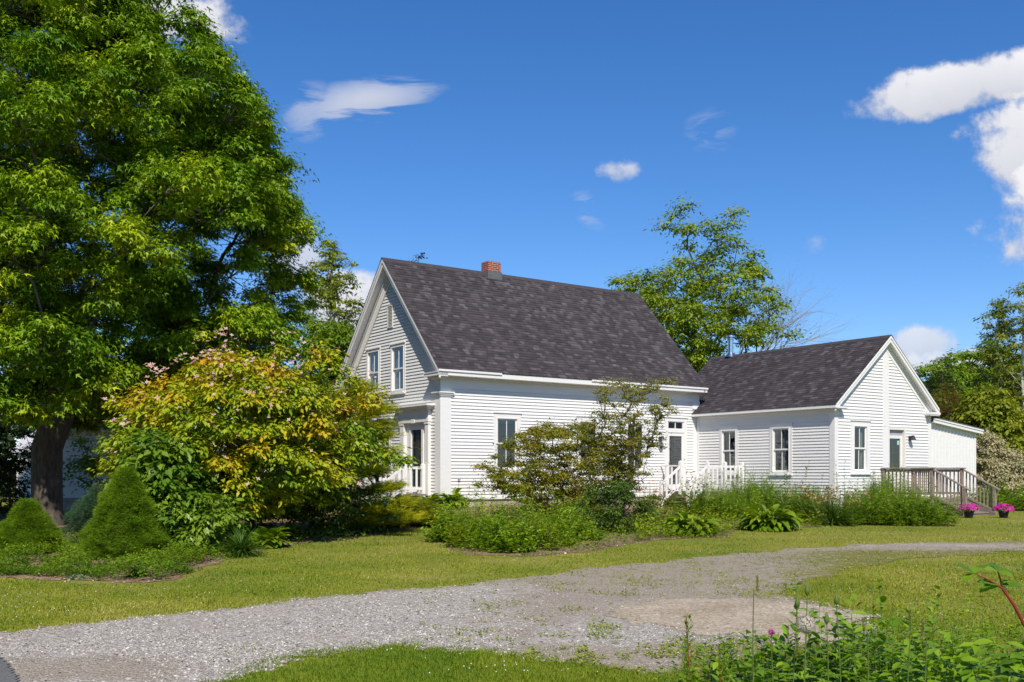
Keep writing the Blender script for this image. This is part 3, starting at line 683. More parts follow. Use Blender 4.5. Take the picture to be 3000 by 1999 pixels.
# wall lamps
def lamp(F, a, z, s=1):
    m = MB(); wb(m, F, a-.06*s, a+.06*s, z-.09*s, z+.07*s, .02, .045); 
    m.tube([F(a, .04, z), F(a, .10*s+.04, z+.02)], .014)
    # hooded shade
    c = F(a, .13*s+.02, z); prof = [(.055, z+.08*s), (.06, z+.03*s), (.115*s, z-.06*s), (.10*s, z-.06*s)]
    m.lathe([(.001, z+.085*s)]+prof, c[0], c[1], 16)
    o = m.build('wall_lamp', BLACKM, house)
    b = MB(); b.lathe([(.001, z-.05*s), (.03*s, z-.04*s), (.03*s, z+.0), (.001, z+.01)], c[0], c[1], 10); b.build('bulb', plain('lamp_bulb', (.7, .68, .6), .3), o)
lamp(F_wg, WX+4.07, Z(1.24), 1.0)
lamp(F_long, 9.12, Z(1.28), .9)
mt = MB(); mt.tube([(9.12, -.02, Z(.98)), (9.12, -.12, Z(.98))], .09, 16); mt.build('electric_meter', METAL, house, smooth=False)
# window pins / hose bib and hooks
hb = MB(); hb.tube([(.62, -.01, Z(-.16)), (.62, -.07, Z(-.16))], .012); hb.tube([(.57, -.07, Z(-.16)), (.67, -.07, Z(-.16))], .012); hb.tube([(.62, -.06, Z(-.17)), (.62, -.03, Z(-.6))], .005); hb.build('wall_tap', BLACKM, house)
# ---------------------------------------------------------------- decks and steps
def place_house_empty(name, label, cat): return empty(name, label, cat, (HOUSE[0], HOUSE[1], 0), HA)
dk = place_house_empty('wooden_deck', 'grey weathered wooden deck with railings and steps in front of the wing door', 'deck')
x0d, x1d = WX+2.47, WX+4.19; zf = .89
m = MB()
nb = 12
for k in range(nb):
    ya = -6.03-k*.15; m.box(x0d-.02, x1d+.02, ya-.143, ya, zf-.035, zf)
m.build('deck_boards', GREYWOOD, dk)
m = MB(); m.box(x0d, x1d, -7.86, -7.81, zf-.22, zf-.037); m.box(x0d, x0d+.04, -7.8, -6.05, zf-.22, zf-.037); m.box(x1d-.04, x1d, -7.8, -6.05, zf-.22, zf-.037)
m.build('deck_frame', DARKWOOD, dk)
def grnd(x, y): a, b = hx(x, y); return float(g(a, b))
P_posts = []
def post(mb, x, y, z0, z1, w=.09): mb.box(x-w/2, x+w/2, y-w/2, y+w/2, z0, z1)
rt = Z(.2)
for x in (x0d, x1d):
    for y, z0, z1 in ((-7.84, grnd(x, -7.8)-.2, rt-.02), (-6.12, zf-.3, rt-.02), (-6.0-2.95, .05, Z(-.44))):
        q = MB(); post(q, x, y, z0, z1); q.build('post', GREYWOOD, dk, bevel=.004)
q = MB(); post(q, x0d+.16, -6.5, zf, rt-.3, .08)
for x in (x0d, x1d):
    q = MB(); q.box(x-.075, x+.075, -7.95, -6.04, rt-.02, rt+.02); q.bar((x, -7.8, rt-.075), (x, -6.08, rt-.075), .04, .09); q.build('handrail', GREYWOOD, dk, bevel=.003)
    q = MB(); q.bar((x, -7.8, zf+.14), (x, -6.08, zf+.14), .04, .07); q.build('lower_rail', GREYWOOD, dk)
    q = MB()
    for k in range(1, 12):
        yy = -7.84+k*1.72/12; q.box(x+.022, x+.052, yy-.017, yy+.017, zf+.1, rt-.03)
    q.build('balusters', GREYWOOD, dk)
    # stair rail
    a = Vector((x, -7.86, rt-.03)); b = Vector((x, -9.12, Z(-.50)))
    q = MB(); q.bar(a, b, .10, .04); q.build('handrail', GREYWOOD, dk, bevel=.003)
    c = Vector((x, -7.88, zf+.08)); d = Vector((x, -8.93, Z(-1.16)))
    q = MB(); q.bar(c, d, .04, .07); q.build('lower_rail', GREYWOOD, dk)
    q = MB()
    for k in range(1, 9):
        t = k/9; yy = -7.86 - t*1.07; zt = a.z + (b.z-a.z)*(-7.86-yy)/(1.26); zb = c.z + (d.z-c.z)*(-7.88-yy)/1.05
        q.box(x+.022, x+.052, yy-.017, yy+.017, zb-.02, zt-.01)
    q.build('balusters', GREYWOOD, dk)
    q = MB(); q.bar((x+(.06 if x == x0d else -.06), -7.86, zf-.12), (x+(.06 if x == x0d else -.06), -8.98, Z(-1.32)), .04, .20); q.build('stringer', DARKWOOD, dk)
for k, zt in enumerate((Z(-.92), Z(-1.06), Z(-1.20), Z(-1.32))):
    ye = -7.88 - k*.30
    q = MB(); q.box(x0d-.02+.06, x1d+.0-.02, ye-.32, ye, zt-.04, zt); 
    if k < 3: q.box(x0d+.08, x1d-.08, ye-.29, ye-.27, zt-.16, zt-.04)
    q.build('step', GREYWOOD, dk)
# white side-door steps
sd_ = place_house_empty('side_steps', 'small wooden landing and steps with white railings at the side door', 'steps')
zf2 = Z(-.60)
m = MB()
for k in range(16): m.box(9.16+k*.113, 9.16+k*.113+.107, -2.27, -.03, zf2-.04, zf2)
m.build('landing_boards', DARKWOOD, sd_)
m = MB(); m.box(9.15, 9.19, -2.26, -.04, zf2-.22, zf2-.042); m.box(9.19, 10.94, -2.26, -2.22, zf2-.22, zf2-.042); m.build('landing_frame', DARKWOOD, sd_)
for k, zt in enumerate((Z(-.77), Z(-.93))):
    xe = 9.15-k*.30; q = MB(); q.box(xe-.32, xe, -2.22, -1.05, zt-.04, zt); q.build('step', DARKWOOD, sd_)
def wpost(P, x, y, z0, z1, w=.10):
    q = MB(); post(q, x, y, z0, z1-.03, w); b = q.add([(x-w/2, y-w/2, z1-.03), (x+w/2, y-w/2, z1-.03), (x+w/2, y+w/2, z1-.03), (x-w/2, y+w/2, z1-.03), (x, y, z1+.012)], [(0, 1, 4), (1, 2, 4), (2, 3, 4), (3, 0, 4)]); q.build('post', TRIM, P)
wpost(sd_, 9.16, -1.0, zf2-.1, Z(.47)); wpost(sd_, 9.16, -2.27, grnd(9.1, -2.2)-.1, Z(.43)); wpost(sd_, 8.23, -1.0, grnd(8.2, -1)-.1, Z(-.16)); wpost(sd_, 8.22, -2.27, grnd(8.2, -2)-.1, Z(-.14))
wpost(sd_, 10.02, -2.27, grnd(10, -2.2)-.1, Z(.43)); wpost(sd_, 10.88, -2.27, grnd(10.9, -2.2)-.1, Z(.42))
def wrail(P, a, b, w=.04, h=.08, nm='handrail'): q = MB(); q.bar(a, b, w, h); q.build(nm, TRIM, P)
wrail(sd_, (9.16, -2.27, Z(.26)), (10.9, -2.27, Z(.26))); wrail(sd_, (9.16, -1.0, Z(.30)), (9.16, -.05, Z(.30)), .04, .05)
wrail(sd_, (9.16, -2.27, Z(-.48)), (10.9, -2.27, Z(-.48)), nm='lower_rail')
for y in (-1.0, -2.27):
    wrail(sd_, (9.14, y-.03, Z(.28)), (8.20, y-.03, Z(-.36))); wrail(sd_, (9.14, y-.03, Z(-.34)), (8.20, y-.03, Z(-.98)), nm='lower_rail')
    q = MB()
    for k in range(1, 4):
        x = 9.14-k*.235; q.box(x-.04, x+.04, y-.075, y-.05, Z(.28)-(9.14-x)*.68-.62, Z(.28)-(9.14-x)*.68)
    q.build('balusters', TRIM, sd_)
q = MB()
for k in range(1, 8):
    x = 9.16+k*.218
    if abs(x-10.02) > .06: q.box(x-.035, x+.035, -2.32, -2.30, Z(-.48), Z(.28))
q.build('balusters', TRIM, sd_)
q = MB(); q.box(9.14, 9.165, -.62, -.54, Z(-.5), Z(.30)); q.box(9.14, 9.165, -.32, -.24, Z(-.5), Z(.30)); q.build('balusters', TRIM, sd_)
# white front stoop
fs = place_house_empty('front_stoop', 'white railed wooden stoop at the gable front door behind the shrubs', 'stoop')
zf3 = Z(-.60)
m = MB(); m.box(-.95, -.14, .62, 2.28, zf3-.05, zf3); m.box(-.93, -.15, .66, .70, zf3-.3, zf3-.05); m.box(-.93, -.89, .70, 2.2, zf3-.3, zf3-.05); m.build('landing_boards', DARKWOOD, fs)
for k in range(3):
    q = MB(); q.box(-1.25-k*.28, -.95-k*.28, .74, 2.16, zf3-.2-.16*k, zf3-.16-.16*k); q.build('step', DARKWOOD, fs)
for y in (.68, 2.22):
    wpost(fs, -.22, y, zf3-.3, Z(.33), .11); wpost(fs, -.90, y, .4, Z(.33), .11); wpost(fs, -1.58, y, .4, Z(-.12), .11)
    wrail(fs, (-.27, y, Z(.20)), (-.85, y, Z(.20))); wrail(fs, (-.95, y, Z(.2)), (-1.55, y, Z(-.25))); wrail(fs, (-.27, y, Z(-.44)), (-.85, y, Z(-.44)), nm='lower_rail'); wrail(fs, (-.95, y, Z(-.44)), (-1.55, y, Z(-.86)), nm='lower_rail')
    q = MB()
    for k in range(1, 3): x = -.22-k*.227; q.box(x-.03, x+.03, y-.015, y+.015, Z(-.44), Z(.2))
    for k in range(1, 4): x = -.90-k*.17; q.box(x-.03, x+.03, y-.015, y+.015, Z(-.44)-(k*.17)*.68, Z(.2)-(k*.17)*.70)
    q.build('balusters', TRIM, fs)
# ---------------------------------------------------------------- ground
def poly_in(poly, x, y):
    poly = np.asarray(poly); inside = np.zeros(x.shape, bool); j = len(poly)-1
    for i in range(len(poly)):
        xi, yi = poly[i]; xj, yj = poly[j]
        c = ((yi > y) != (yj > y)) & (x < (xj-xi)*(y-yi)/(yj-yi+1e-12)+xi); inside ^= c; j = i
    return inside
def poly_dist(poly, x, y):
    """signed distance, positive inside"""
    poly = np.asarray(poly); d = np.full(x.shape, 1e9)
    for i in range(len(poly)):
        a = poly[i]; b = poly[(i+1) % len(poly)]; ab = b-a; L2 = (ab**2).sum()+1e-12
        t = np.clip(((x-a[0])*ab[0]+(y-a[1])*ab[1])/L2, 0, 1)
        d = np.minimum(d, np.hypot(x-a[0]-t*ab[0], y-a[1]-t*ab[1]))
    return np.where(poly_in(poly, x, y), d, -d)
G = lambda pts: [gp(a, b) for a, b in pts]
DRIVE = G([(-420, 1545), (-60, 1462), (0, 1455), (250, 1428), (480, 1400), (700, 1375), (860, 1357), (1010, 1350), (1100, 1338), (1250, 1318), (1400, 1302), (1600, 1282), (1800, 1262), (2050, 1249), (2353, 1243), (2700, 1238),
           (2700, 1262), (2353, 1268), (2100, 1284), (1960, 1308), (1860, 1336), (1790, 1362), (1880, 1385), (1990, 1410), (2030, 1440), (2000, 1475), (1900, 1505), (1750, 1535), (1500, 1548), (1300, 1530), (1100, 1508), (900, 1487), (760, 1494), (640, 1522), (470, 1568), (250, 1650), (-300, 1900), (-900, 1900)])
PATCH = G([(1395, 1400), (1460, 1383), (1560, 1372), (1680, 1371), (1790, 1380), (1900, 1396), (1985, 1414), (2028, 1438), (2015, 1462), (1960, 1478), (1840, 1480), (1700, 1468), (1560, 1452), (1450, 1438), (1385, 1420)])
ROAD = G([(-60, 1440), (0, 1503), (30, 1530), (52, 1558), (70, 1600), (90, 1700), (150, 1900), (-900, 1900), (-900, 1500)])
BED_L = G([(-300, 1335), (0, 1333), (150, 1340), (330, 1345), (440, 1335), (492, 1308), (560, 1283), (640, 1262), (740, 1245), (860, 1236), (940, 1218), (1010, 1205)]) + [hx(.3, -.9), hx(.3, -.2), hx(-.1, 5), (-6, 34), (-14, 34), (-22, 26)]
BED_R = G([(985, 1190), (1010, 1262), (1060, 1278), (1200, 1283), (1320, 1275), (1420, 1262), (1520, 1243), (1690, 1235), (1700, 1222), (1890, 1214), (2000, 1196), (2170, 1190)]) + [hx(WX+2.4, -8.3), hx(WX+2.4, -6.05), hx(WX, -6.05), hx(WX, -.1), hx(.1, -.1)]
lawn_col = None
def grid(x0, x1, nx, y0, y1, ny, py=1.0):
    xs = np.linspace(x0, x1, nx); ys = y0+(y1-y0)*np.linspace(0, 1, ny)**py
    XX, YY = np.meshgrid(xs, ys); return XX, YY
def sheet(name, XX, YY, zoff, mat, keep=None, fields=None, kind='structure'):
    ny, nx = XX.shape; ZZ = gb(XX, YY)+zoff
    V = np.stack([XX, YY, ZZ], -1).reshape(-1, 3); idx = np.arange(nx*ny).reshape(ny, nx)
    F = np.stack([idx[:-1, :-1], idx[:-1, 1:], idx[1:, 1:], idx[1:, :-1]], -1).reshape(-1, 4)
    if keep is not None:
        k = keep.reshape(-1); F = F[k[F].all(1)]
    used = np.unique(F); mp = -np.ones(len(V), int); mp[used] = np.arange(len(used))
    o = np_mesh(name, V[used], mp[F], mat, smooth=True)
    for nm, arr in (fields or {}).items():
        a = o.data.attributes.new(nm, 'FLOAT', 'POINT'); a.data.foreach_set('value', arr.reshape(-1)[used].astype(np.float32))
    o['kind'] = kind; return o
def soil_mat():
    m, t, n, l, p, o = new_mat('lawn_soil')
    tc = n('ShaderNodeTexCoord'); a = n('ShaderNodeTexNoise'); a.inputs['Scale'].default_value = .45; a.inputs['Detail'].default_value = 7; a.inputs['Roughness'].default_value = .65; l(tc.outputs['Object'], a.inputs[0])
    b = n('ShaderNodeTexNoise'); b.inputs['Scale'].default_value = 22; b.inputs['Detail'].default_value = 5; l(tc.outputs['Object'], b.inputs[0])
    r = ramp(t, [(.3, (.115, .15, .016)), (.5, (.195, .20, .03)), (.7, (.32, .27, .09))]); l(mathn(t, 'ADD', mathn(t, 'MULTIPLY', a.outputs[0], .6), mathn(t, 'MULTIPLY', b.outputs[0], .4)), r.inputs[0])
    l(r.outputs[0], p.inputs['Base Color']); p.inputs['Roughness'].default_value = .95; p.inputs['Specular IOR Level'].default_value = .1
    bp = n('ShaderNodeBump'); bp.inputs['Distance'].default_value = .03; bp.inputs['Strength'].default_value = .8; l(b.outputs[0], bp.inputs['Height']); l(bp.outputs[0], p.inputs['Normal'])
    return m
def gravel_mat():
    m, t, n, l, p, o = new_mat('gravel')
    tc = n('ShaderNodeTexCoord'); mp = n('ShaderNodeMapping'); l(tc.outputs['Object'], mp.inputs[0]); mp.inputs['Scale'].default_value = (1, 1, 0)
    vo = n('ShaderNodeTexVoronoi'); vo.inputs['Scale'].default_value = 34; l(mp.outputs[0], vo.inputs[0])
    v2 = n('ShaderNodeTexVoronoi'); v2.inputs['Scale'].default_value = 75; l(mp.outputs[0], v2.inputs[0])
    sc = n('ShaderNodeSeparateColor'); l(vo.outputs['Color'], sc.inputs[0]); s2 = n('ShaderNodeSeparateColor'); l(v2.outputs['Color'], s2.inputs[0])
    at = n('ShaderNodeAttribute', attribute_name='light'); at2 = n('ShaderNodeAttribute', attribute_name='green')
    stone = ramp(t, [(0, (.21, .175, .135)), (.45, (.39, .345, .29)), (.8, (.53, .485, .43)), (1, (.68, .64, .58))])
    brown = ramp(t, [(0, (.24, .195, .145)), (.5, (.345, .285, .22)), (.9, (.44, .375, .30)), (1, (.54, .49, .42))])
    f = mathn(t, 'ADD', mathn(t, 'MULTIPLY', sc.outputs[0], .65), mathn(t, 'MULTIPLY', s2.outputs[1], .35))
    l(f, stone.inputs[0]); l(s2.outputs[0], brown.inputs[0])
    nz = n('ShaderNodeTexNoise'); nz.inputs['Scale'].default_value = 1.6; nz.inputs['Detail'].default_value = 9; nz.inputs['Roughness'].default_value = .75; l(mp.outputs[0], nz.inputs[0])
    mask = mathn(t, 'MULTIPLY', mathn(t, 'SUBTRACT', mathn(t, 'ADD', at.outputs['Fac'], mathn(t, 'MULTIPLY', mathn(t, 'SUBTRACT', nz.outputs[0], .5), 2.0)), .35), 3.5, clamp=True)
    mx = n('ShaderNodeMix', data_type='RGBA'); l(mask, mx.inputs[0]); l(brown.outputs[0], mx.inputs[6]); l(stone.outputs[0], mx.inputs[7])
    ng = n('ShaderNodeTexNoise'); ng.inputs['Scale'].default_value = 5; ng.inputs['Detail'].default_value = 12; ng.inputs['Roughness'].default_value = .88; l(mp.outputs[0], ng.inputs[0])
    gm = mathn(t, 'MULTIPLY', mathn(t, 'SUBTRACT', mathn(t, 'ADD', at2.outputs['Fac'], mathn(t, 'MULTIPLY', mathn(t, 'SUBTRACT', ng.outputs[0], .5), 3.6)), .62), 12, clamp=True)
    my = n('ShaderNodeMix', data_type='RGBA'); l(gm, my.inputs[0]); l(mx.outputs[2], my.inputs[6]); my.inputs[7].default_value = (.20, .19, .05, 1)
    l(my.outputs[2], p.inputs['Base Color']); p.inputs['Roughness'].default_value = .9; p.inputs['Specular IOR Level'].default_value = .2
    h = mathn(t, 'ADD', mathn(t, 'MULTIPLY', vo.outputs['Distance'], -1), mathn(t, 'MULTIPLY', v2.outputs['Distance'], -.6))
    bp = n('ShaderNodeBump'); bp.inputs['Distance'].default_value = .02; bp.inputs['Strength'].default_value = .9; l(h, bp.inputs['Height']); l(bp.outputs[0], p.inputs['Normal'])
    return m
def dirt_mat(name, cols, sc=14, vs=60):
    m, t, n, l, p, o = new_mat(name)
    tc = n('ShaderNodeTexCoord'); mp = n('ShaderNodeMapping'); l(tc.outputs['Object'], mp.inputs[0]); mp.inputs['Scale'].default_value = (1, 1, 0)
    a = n('ShaderNodeTexNoise'); a.inputs['Scale'].default_value = sc; a.inputs['Detail'].default_value = 9; a.inputs['Roughness'].default_value = .75; l(mp.outputs[0], a.inputs[0])
    c = n('ShaderNodeTexNoise'); c.inputs['Scale'].default_value = 1.1; c.inputs['Detail'].default_value = 5; l(mp.outputs[0], c.inputs[0])
    v = n('ShaderNodeTexVoronoi'); v.inputs['Scale'].default_value = vs; l(mp.outputs[0], v.inputs[0]); s = n('ShaderNodeSeparateColor'); l(v.outputs['Color'], s.inputs[0])
    f = mathn(t, 'ADD', mathn(t, 'MULTIPLY', a.outputs[0], .45), mathn(t, 'ADD', mathn(t, 'MULTIPLY', s.outputs[0], .3), mathn(t, 'MULTIPLY', c.outputs[0], .35)))
    k = len(cols); r = ramp(t, [(.25+.55*i/(k-1), q) for i, q in enumerate(cols)]); l(f, r.inputs[0]); l(r.outputs[0], p.inputs['Base Color']); p.inputs['Roughness'].default_value = .92; p.inputs['Specular IOR Level'].default_value = .15
    bp = n('ShaderNodeBump'); bp.inputs['Distance'].default_value = .02; bp.inputs['Strength'].default_value = .8; l(mathn(t, 'ADD', a.outputs[0], mathn(t, 'MULTIPLY', v.outputs['Distance'], -.6)), bp.inputs['Height']); l(bp.outputs[0], p.inputs['Normal'])
    return m
# one sheet to the horizon, fine near the camera
xs = np.concatenate([-np.geomspace(900, 31, 14), np.linspace(-30, 30, 260), np.geomspace(31, 900, 14)])
ys = np.concatenate([[-200, -60, -20, -8], np.linspace(-4, 46, 230), np.geomspace(47, 1500, 22)])
XX, YY = np.meshgrid(xs, ys)
sheet('ground', XX, YY, -.006, soil_mat())
XX, YY = grid(-12, 24, 500, 1.5, 36, 620)
wob = (fbm(XX*1.3, YY*1.3)-.5)*.75 + (fbm(XX*7, YY*7)-.5)*.5
dD = poly_dist(DRIVE, XX, YY)+wob*.8
dP = poly_dist(PATCH, XX, YY)+wob*.9
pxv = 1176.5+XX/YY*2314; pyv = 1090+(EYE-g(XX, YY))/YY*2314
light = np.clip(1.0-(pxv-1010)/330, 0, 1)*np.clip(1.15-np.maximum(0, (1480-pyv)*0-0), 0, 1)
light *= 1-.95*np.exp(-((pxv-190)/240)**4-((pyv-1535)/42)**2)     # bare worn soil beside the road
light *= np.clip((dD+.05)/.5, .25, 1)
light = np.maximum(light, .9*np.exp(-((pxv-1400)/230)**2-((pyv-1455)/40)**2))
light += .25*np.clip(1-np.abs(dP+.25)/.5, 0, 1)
green = np.clip((pxv-1480)/480, 0, 1)*.86 + .55*np.clip(1-dD/.7, 0, 1)*np.clip((pyv-1400)/80, 0, 1)*(pxv > 500)
green = np.where((pxv > 1000) & (pyv < 1345), np.maximum(green, .5*np.clip(1-(pyv-1315)/60, 0, 1)), green)
green *= (1-np.clip(np.exp(-((pyv-1256)/8)**2)*(pxv > 1800)*.8, 0, 1))
light = np.maximum(light, .45*np.exp(-((pyv-1254)/8)**2)*(pxv > 1780))
dRoad = poly_dist(ROAD, XX, YY)+wob*.08
sheet('driveway', XX, YY, .0, gravel_mat(), keep=(dD > 0) , fields={'light': light, 'green': green})
sheet('dirt_patch', XX, YY, .004, dirt_mat('pale_crushed_rock', [(.20, .14, .09), (.31, .24, .165), (.43, .355, .26), (.66, .59, .48)], 9, 45), keep=(dP > 0))
XR_, YR_ = grid(-10, 0, 200, 1.0, 13, 260)
sheet('road', XR_, YR_, .008, dirt_mat('asphalt', [(.13, .128, .125), (.18, .178, .172), (.24, .235, .225)], 30, 140), keep=(poly_dist(ROAD, XR_, YR_) > 0))
dBL = poly_dist(BED_L, XX, YY); dBR = poly_dist(BED_R, XX, YY)
XB, YB = grid(-24, 16, 500, 12, 38, 330); wb2 = (fbm(XB*2, YB*2)-.5)*.5
sheet('mulch_bed', XB, YB, .0, dirt_mat('bark_mulch', [(.06, .035, .02), (.16, .10, .06), (.30, .20, .13), (.45, .33, .24)], 26, 30), keep=(np.maximum(poly_dist(BED_L, XB, YB), poly_dist(BED_R, XB, YB))+wb2 > .22))
# ---------------------------------------------------------------- scattering of small pieces
TPL = {
 'leaf': (np.array([[0, 0, 0], [.45, .24, .05], [1, 0, -.04], [.45, -.24, .05], [.45, 0, 0]], float), np.array([[0, 4, 1], [4, 2, 1], [0, 3, 4], [4, 3, 2]])),
 'narrow': (np.array([[0, 0, 0], [.45, .13, .04], [1, 0, -.10], [.45, -.13, .04]], float), np.array([[0, 1, 2], [0, 2, 3]])),
 'quad': (np.array([[0, 0, 0], [.5, .3, .06], [1, 0, 0], [.5, -.3, .06]], float), np.array([[0, 1, 2], [0, 2, 3]])),
 'maple': (np.array([[0, 0, 0], [.42, .44, -.08], [.42, .12, .03], [1.15, 0, -.2], [.42, -.12, .03], [.42, -.44, -.08]], float), np.array([[0, 2, 1], [0, 3, 2], [0, 4, 3], [0, 5, 4]])),
 'blade': (np.array([[0, .5, 0], [0, -.5, 0], [.12, .35, .5], [.12, -.35, .5], [.45, 0, 1.0]], float), np.array([[0, 1, 2], [1, 3, 2], [2, 3, 4]])),
 'cloverhead': (np.array([[.5, 0, 0], [-.5, 0, 0], [0, .5, 0], [0, -.5, 0], [0, 0, .5], [0, 0, -.4]], float), np.array([[0, 2, 4], [2, 1, 4], [1, 3, 4], [3, 0, 4], [2, 0, 5], [1, 2, 5], [3, 1, 5], [0, 3, 5]])),
 'stone': (np.array([[.5, .05, 0], [-.5, -.08, .05], [.1, .42, 0], [-.05, -.45, 0], [.08, 0, .3], [-.2, .1, .26]], float), np.array([[0, 2, 4], [2, 5, 4], [2, 1, 5], [1, 3, 5], [3, 4, 5], [3, 0, 4]])),
 'needle': (np.array([[0, .04, 0], [0, -.04, 0], [1, 0, 0], [0, 0, .04], [.8, .5, .1], [.0, -.04, 0], [.8, -.5, .1]], float), np.array([[0, 1, 2], [0, 3, 4], [5, 3, 6]])),
}
TPL['big'] = (np.array([[0, 0, 0], [.25, .2, .05], [.55, .24, .06], [.82, .12, .0], [1, 0, -.10], [.82, -.12, .0], [.55, -.24, .06], [.25, -.2, .05], [.25, 0, 0], [.55, 0, 0], [.82, 0, -.03]], float), np.array([[0, 8, 1, 1], [8, 9, 2, 1], [9, 10, 3, 2], [10, 4, 3, 3], [0, 7, 8, 8], [8, 7, 6, 9], [9, 6, 5, 10], [10, 5, 4, 4]]))
TPL['big'] = (TPL['big'][0], np.array([[0, 8, 1], [8, 9, 2], [8, 2, 1], [9, 10, 3], [9, 3, 2], [10, 4, 3], [0, 7, 8], [8, 7, 6], [8, 6, 9], [9, 6, 5], [9, 5, 10], [10, 5, 4]]))
def petals(k=4, r=.5, w=.42):
    v = [[0, 0, 0]]; f = []
    for i in range(k):
        a = 2*math.pi*i/k
        for da, rr_, z in ((-w, r*.62, .08), (0, r, .12), (w, r*.62, .08)): v.append([rr_*math.cos(a+da), rr_*math.sin(a+da), z])
        b = 1+3*i; f += [[0, b, b+1], [0, b+1, b+2]]
    return np.array(v, float), np.array(f)
TPL['flower'] = petals(4, .5, .55); TPL['flower5'] = petals(5, .5, .5)
def unit(v): return v/np.maximum(np.linalg.norm(v, axis=-1, keepdims=True), 1e-9)
def frames(nrm, along):
    """local x near `along`, z near `nrm`"""
    z = unit(nrm); x = unit(along-(along*z).sum(-1, keepdims=True)*z); y = np.cross(z, x); return np.stack([x, y, z], -1)
def inst(tpl, pos, Rm_, sc, rnd=None):
    V, F = TPL[tpl]; sc = np.asarray(sc, float); sc = sc[:, None] if sc.ndim == 1 else sc
    P = np.einsum('nij,nkj->nki', Rm_, V[None]*sc[:, None, :]) + pos[:, None]
    k = len(V); FF = (F[None]+(np.arange(len(pos))*k)[:, None, None]).reshape(-1, F.shape[1])
    r = np.repeat(rnd if rnd is not None else np.random.default_rng(len(pos)).random(len(pos)), k)
    return P.reshape(-1, 3), FF, r
def merge(parts):
    Vs, Fs, Rs = [], [], []; b = 0
    for V, F, r in parts: Vs.append(V); Fs.append(F+b); Rs.append(r); b += len(V)
    return np.concatenate(Vs), np.concatenate(Fs), np.concatenate(Rs)
def leaf_obj(name, parts, mat, parent=None):
    V, F, r = merge(parts) if isinstance(parts, list) else parts
    return np_mesh(name, V, F, mat, parent, r)
# ---- lawn
rg = np.random.default_rng(11)
def scatter_view(n, px0, px1, py0, py1, pw=1.0):
    """random ground spots, denser near the viewer as the eye needs them"""
    px = rg.uniform(px0, px1, n); py = py0+(py1-py0)*rg.random(n)**pw
    rx = (px-1176.5)/2314; rz = (1090-py)/2314; y = np.full(n, 10.0); lo = np.full(n, 2.0); hi = np.full(n, 60.0)
    for _ in range(26):
        m = .5*(lo+hi); up = EYE+rz*m > g(rx*m, m); lo = np.where(up, m, lo); hi = np.where(up, hi, m)
    return rx*lo, lo, px, py
HOUSEPOLY = [hx(-.1, -.1), hx(L, -.1), hx(WX, -6.1), hx(wx1, -6.1), hx(wx1, 3), hx(-.1, 6.3)]
def lawn(n):
    x, y, px, py = scatter_view(n, -160, 2520, 1165, 1640, .8)
    w = (fbm(x*1.3, y*1.3)-.5)*.75+(fbm(x*7, y*7)-.5)*.5
    d = poly_dist(DRIVE, x, y)+w*.8; p = poly_dist(PATCH, x, y)+w*.9; r = poly_dist(ROAD, x, y)
    bed = np.maximum(poly_dist(BED_L, x, y), poly_dist(BED_R, x, y))
    gr = np.clip((px-1480)/480, 0, 1)*.75 + .6*np.clip(1-d/.7, 0, 1)*np.clip((py-1400)/80, 0, 1)*(px > 500)
    gr = np.where((px > 1000) & (py < 1345), np.maximum(gr, .34), gr)
    gr *= 1-.8*np.exp(-((py-1256)/8)**2)*(px > 1800)
    clump = fbm(x*2.3+9, y*2.3)
    keep = np.where(d > 0, rg.random(n) < gr*np.clip((clump-.44)*7, 0, 1.2)+(d < .28)*np.clip(.55-d*2, 0, 1)*(px > 120), True)
    keep &= ~(p > -.02) | (rg.random(n) < .0015)
    keep &= (r < -.01) & (bed < .25*rg.random(n)+(fbm(x*2, y*2)-.5)*.5) & ~poly_in(HOUSEPOLY, x, y)
    edge = np.clip(1+d/.10, 0, 1)*(d < 0)
    keep &= rg.random(n) > edge*.55
    thin = fbm(x*.8+3, y*.8+5)
    keep &= rg.random(n) < np.clip(.55+(thin-.35)*2.5, .35, 1)
    return x[keep], y[keep], px[keep], py[keep], d[keep]
x, y, px, py, d = lawn(620000)
n = len(x); pos = np.stack([x, y, gb(x, y)-.008], -1)
az = rg.uniform(0, 2*np.pi, n); tilt = rg.normal(0, .75, n).clip(-1.35, 1.35)
zx = np.stack([np.cos(az)*np.sin(tilt), np.sin(az)*np.sin(tilt), np.cos(tilt)], -1); al = np.stack([np.cos(az), np.sin(az), 0*az], -1)
dist = y
hgt = .029*rg.uniform(.5, 1.25, n)*(1+.55*(fbm(x*3, y*3)-.5))*np.where(py > 1485, 1.35, 1)*np.where(d > 0, .8, 1)
wid = np.clip(.0045+dist*.00062, .006, .02)*rg.uniform(.7, 1.3, n)
Rf = frames(zx, al)
rn = np.clip(.40*rg.random(n)+.9*(fbm(x*.9, y*.9)-.35)+.9*(fbm(x*.27+80, y*.27+7, 2)-.42), 0, 1); hgt_f = 1+1.3*np.clip(fbm(x*2.1+33, y*2.1)-.56, 0, .3)*4*(rg.random(n) < .6)
dry = fbm(x*1.7+40, y*1.7+11); 
GRASS = leaf_mat('lawn_grass', [(.11, .20, .014), (.20, .27, .02), (.33, .335, .04), (.48, .43, .13)], trans=.35, rough=.6, spec=.15, big=.35)
leaf_obj('grass', inst('blade', pos, Rf, np.stack([hgt*hgt_f*.8, wid, hgt*hgt_f], -1), rn), GRASS)['kind'] = 'stuff'
bpy.data.objects['grass']['label'] = 'mown lawn grass with scattered weeds around the driveway'
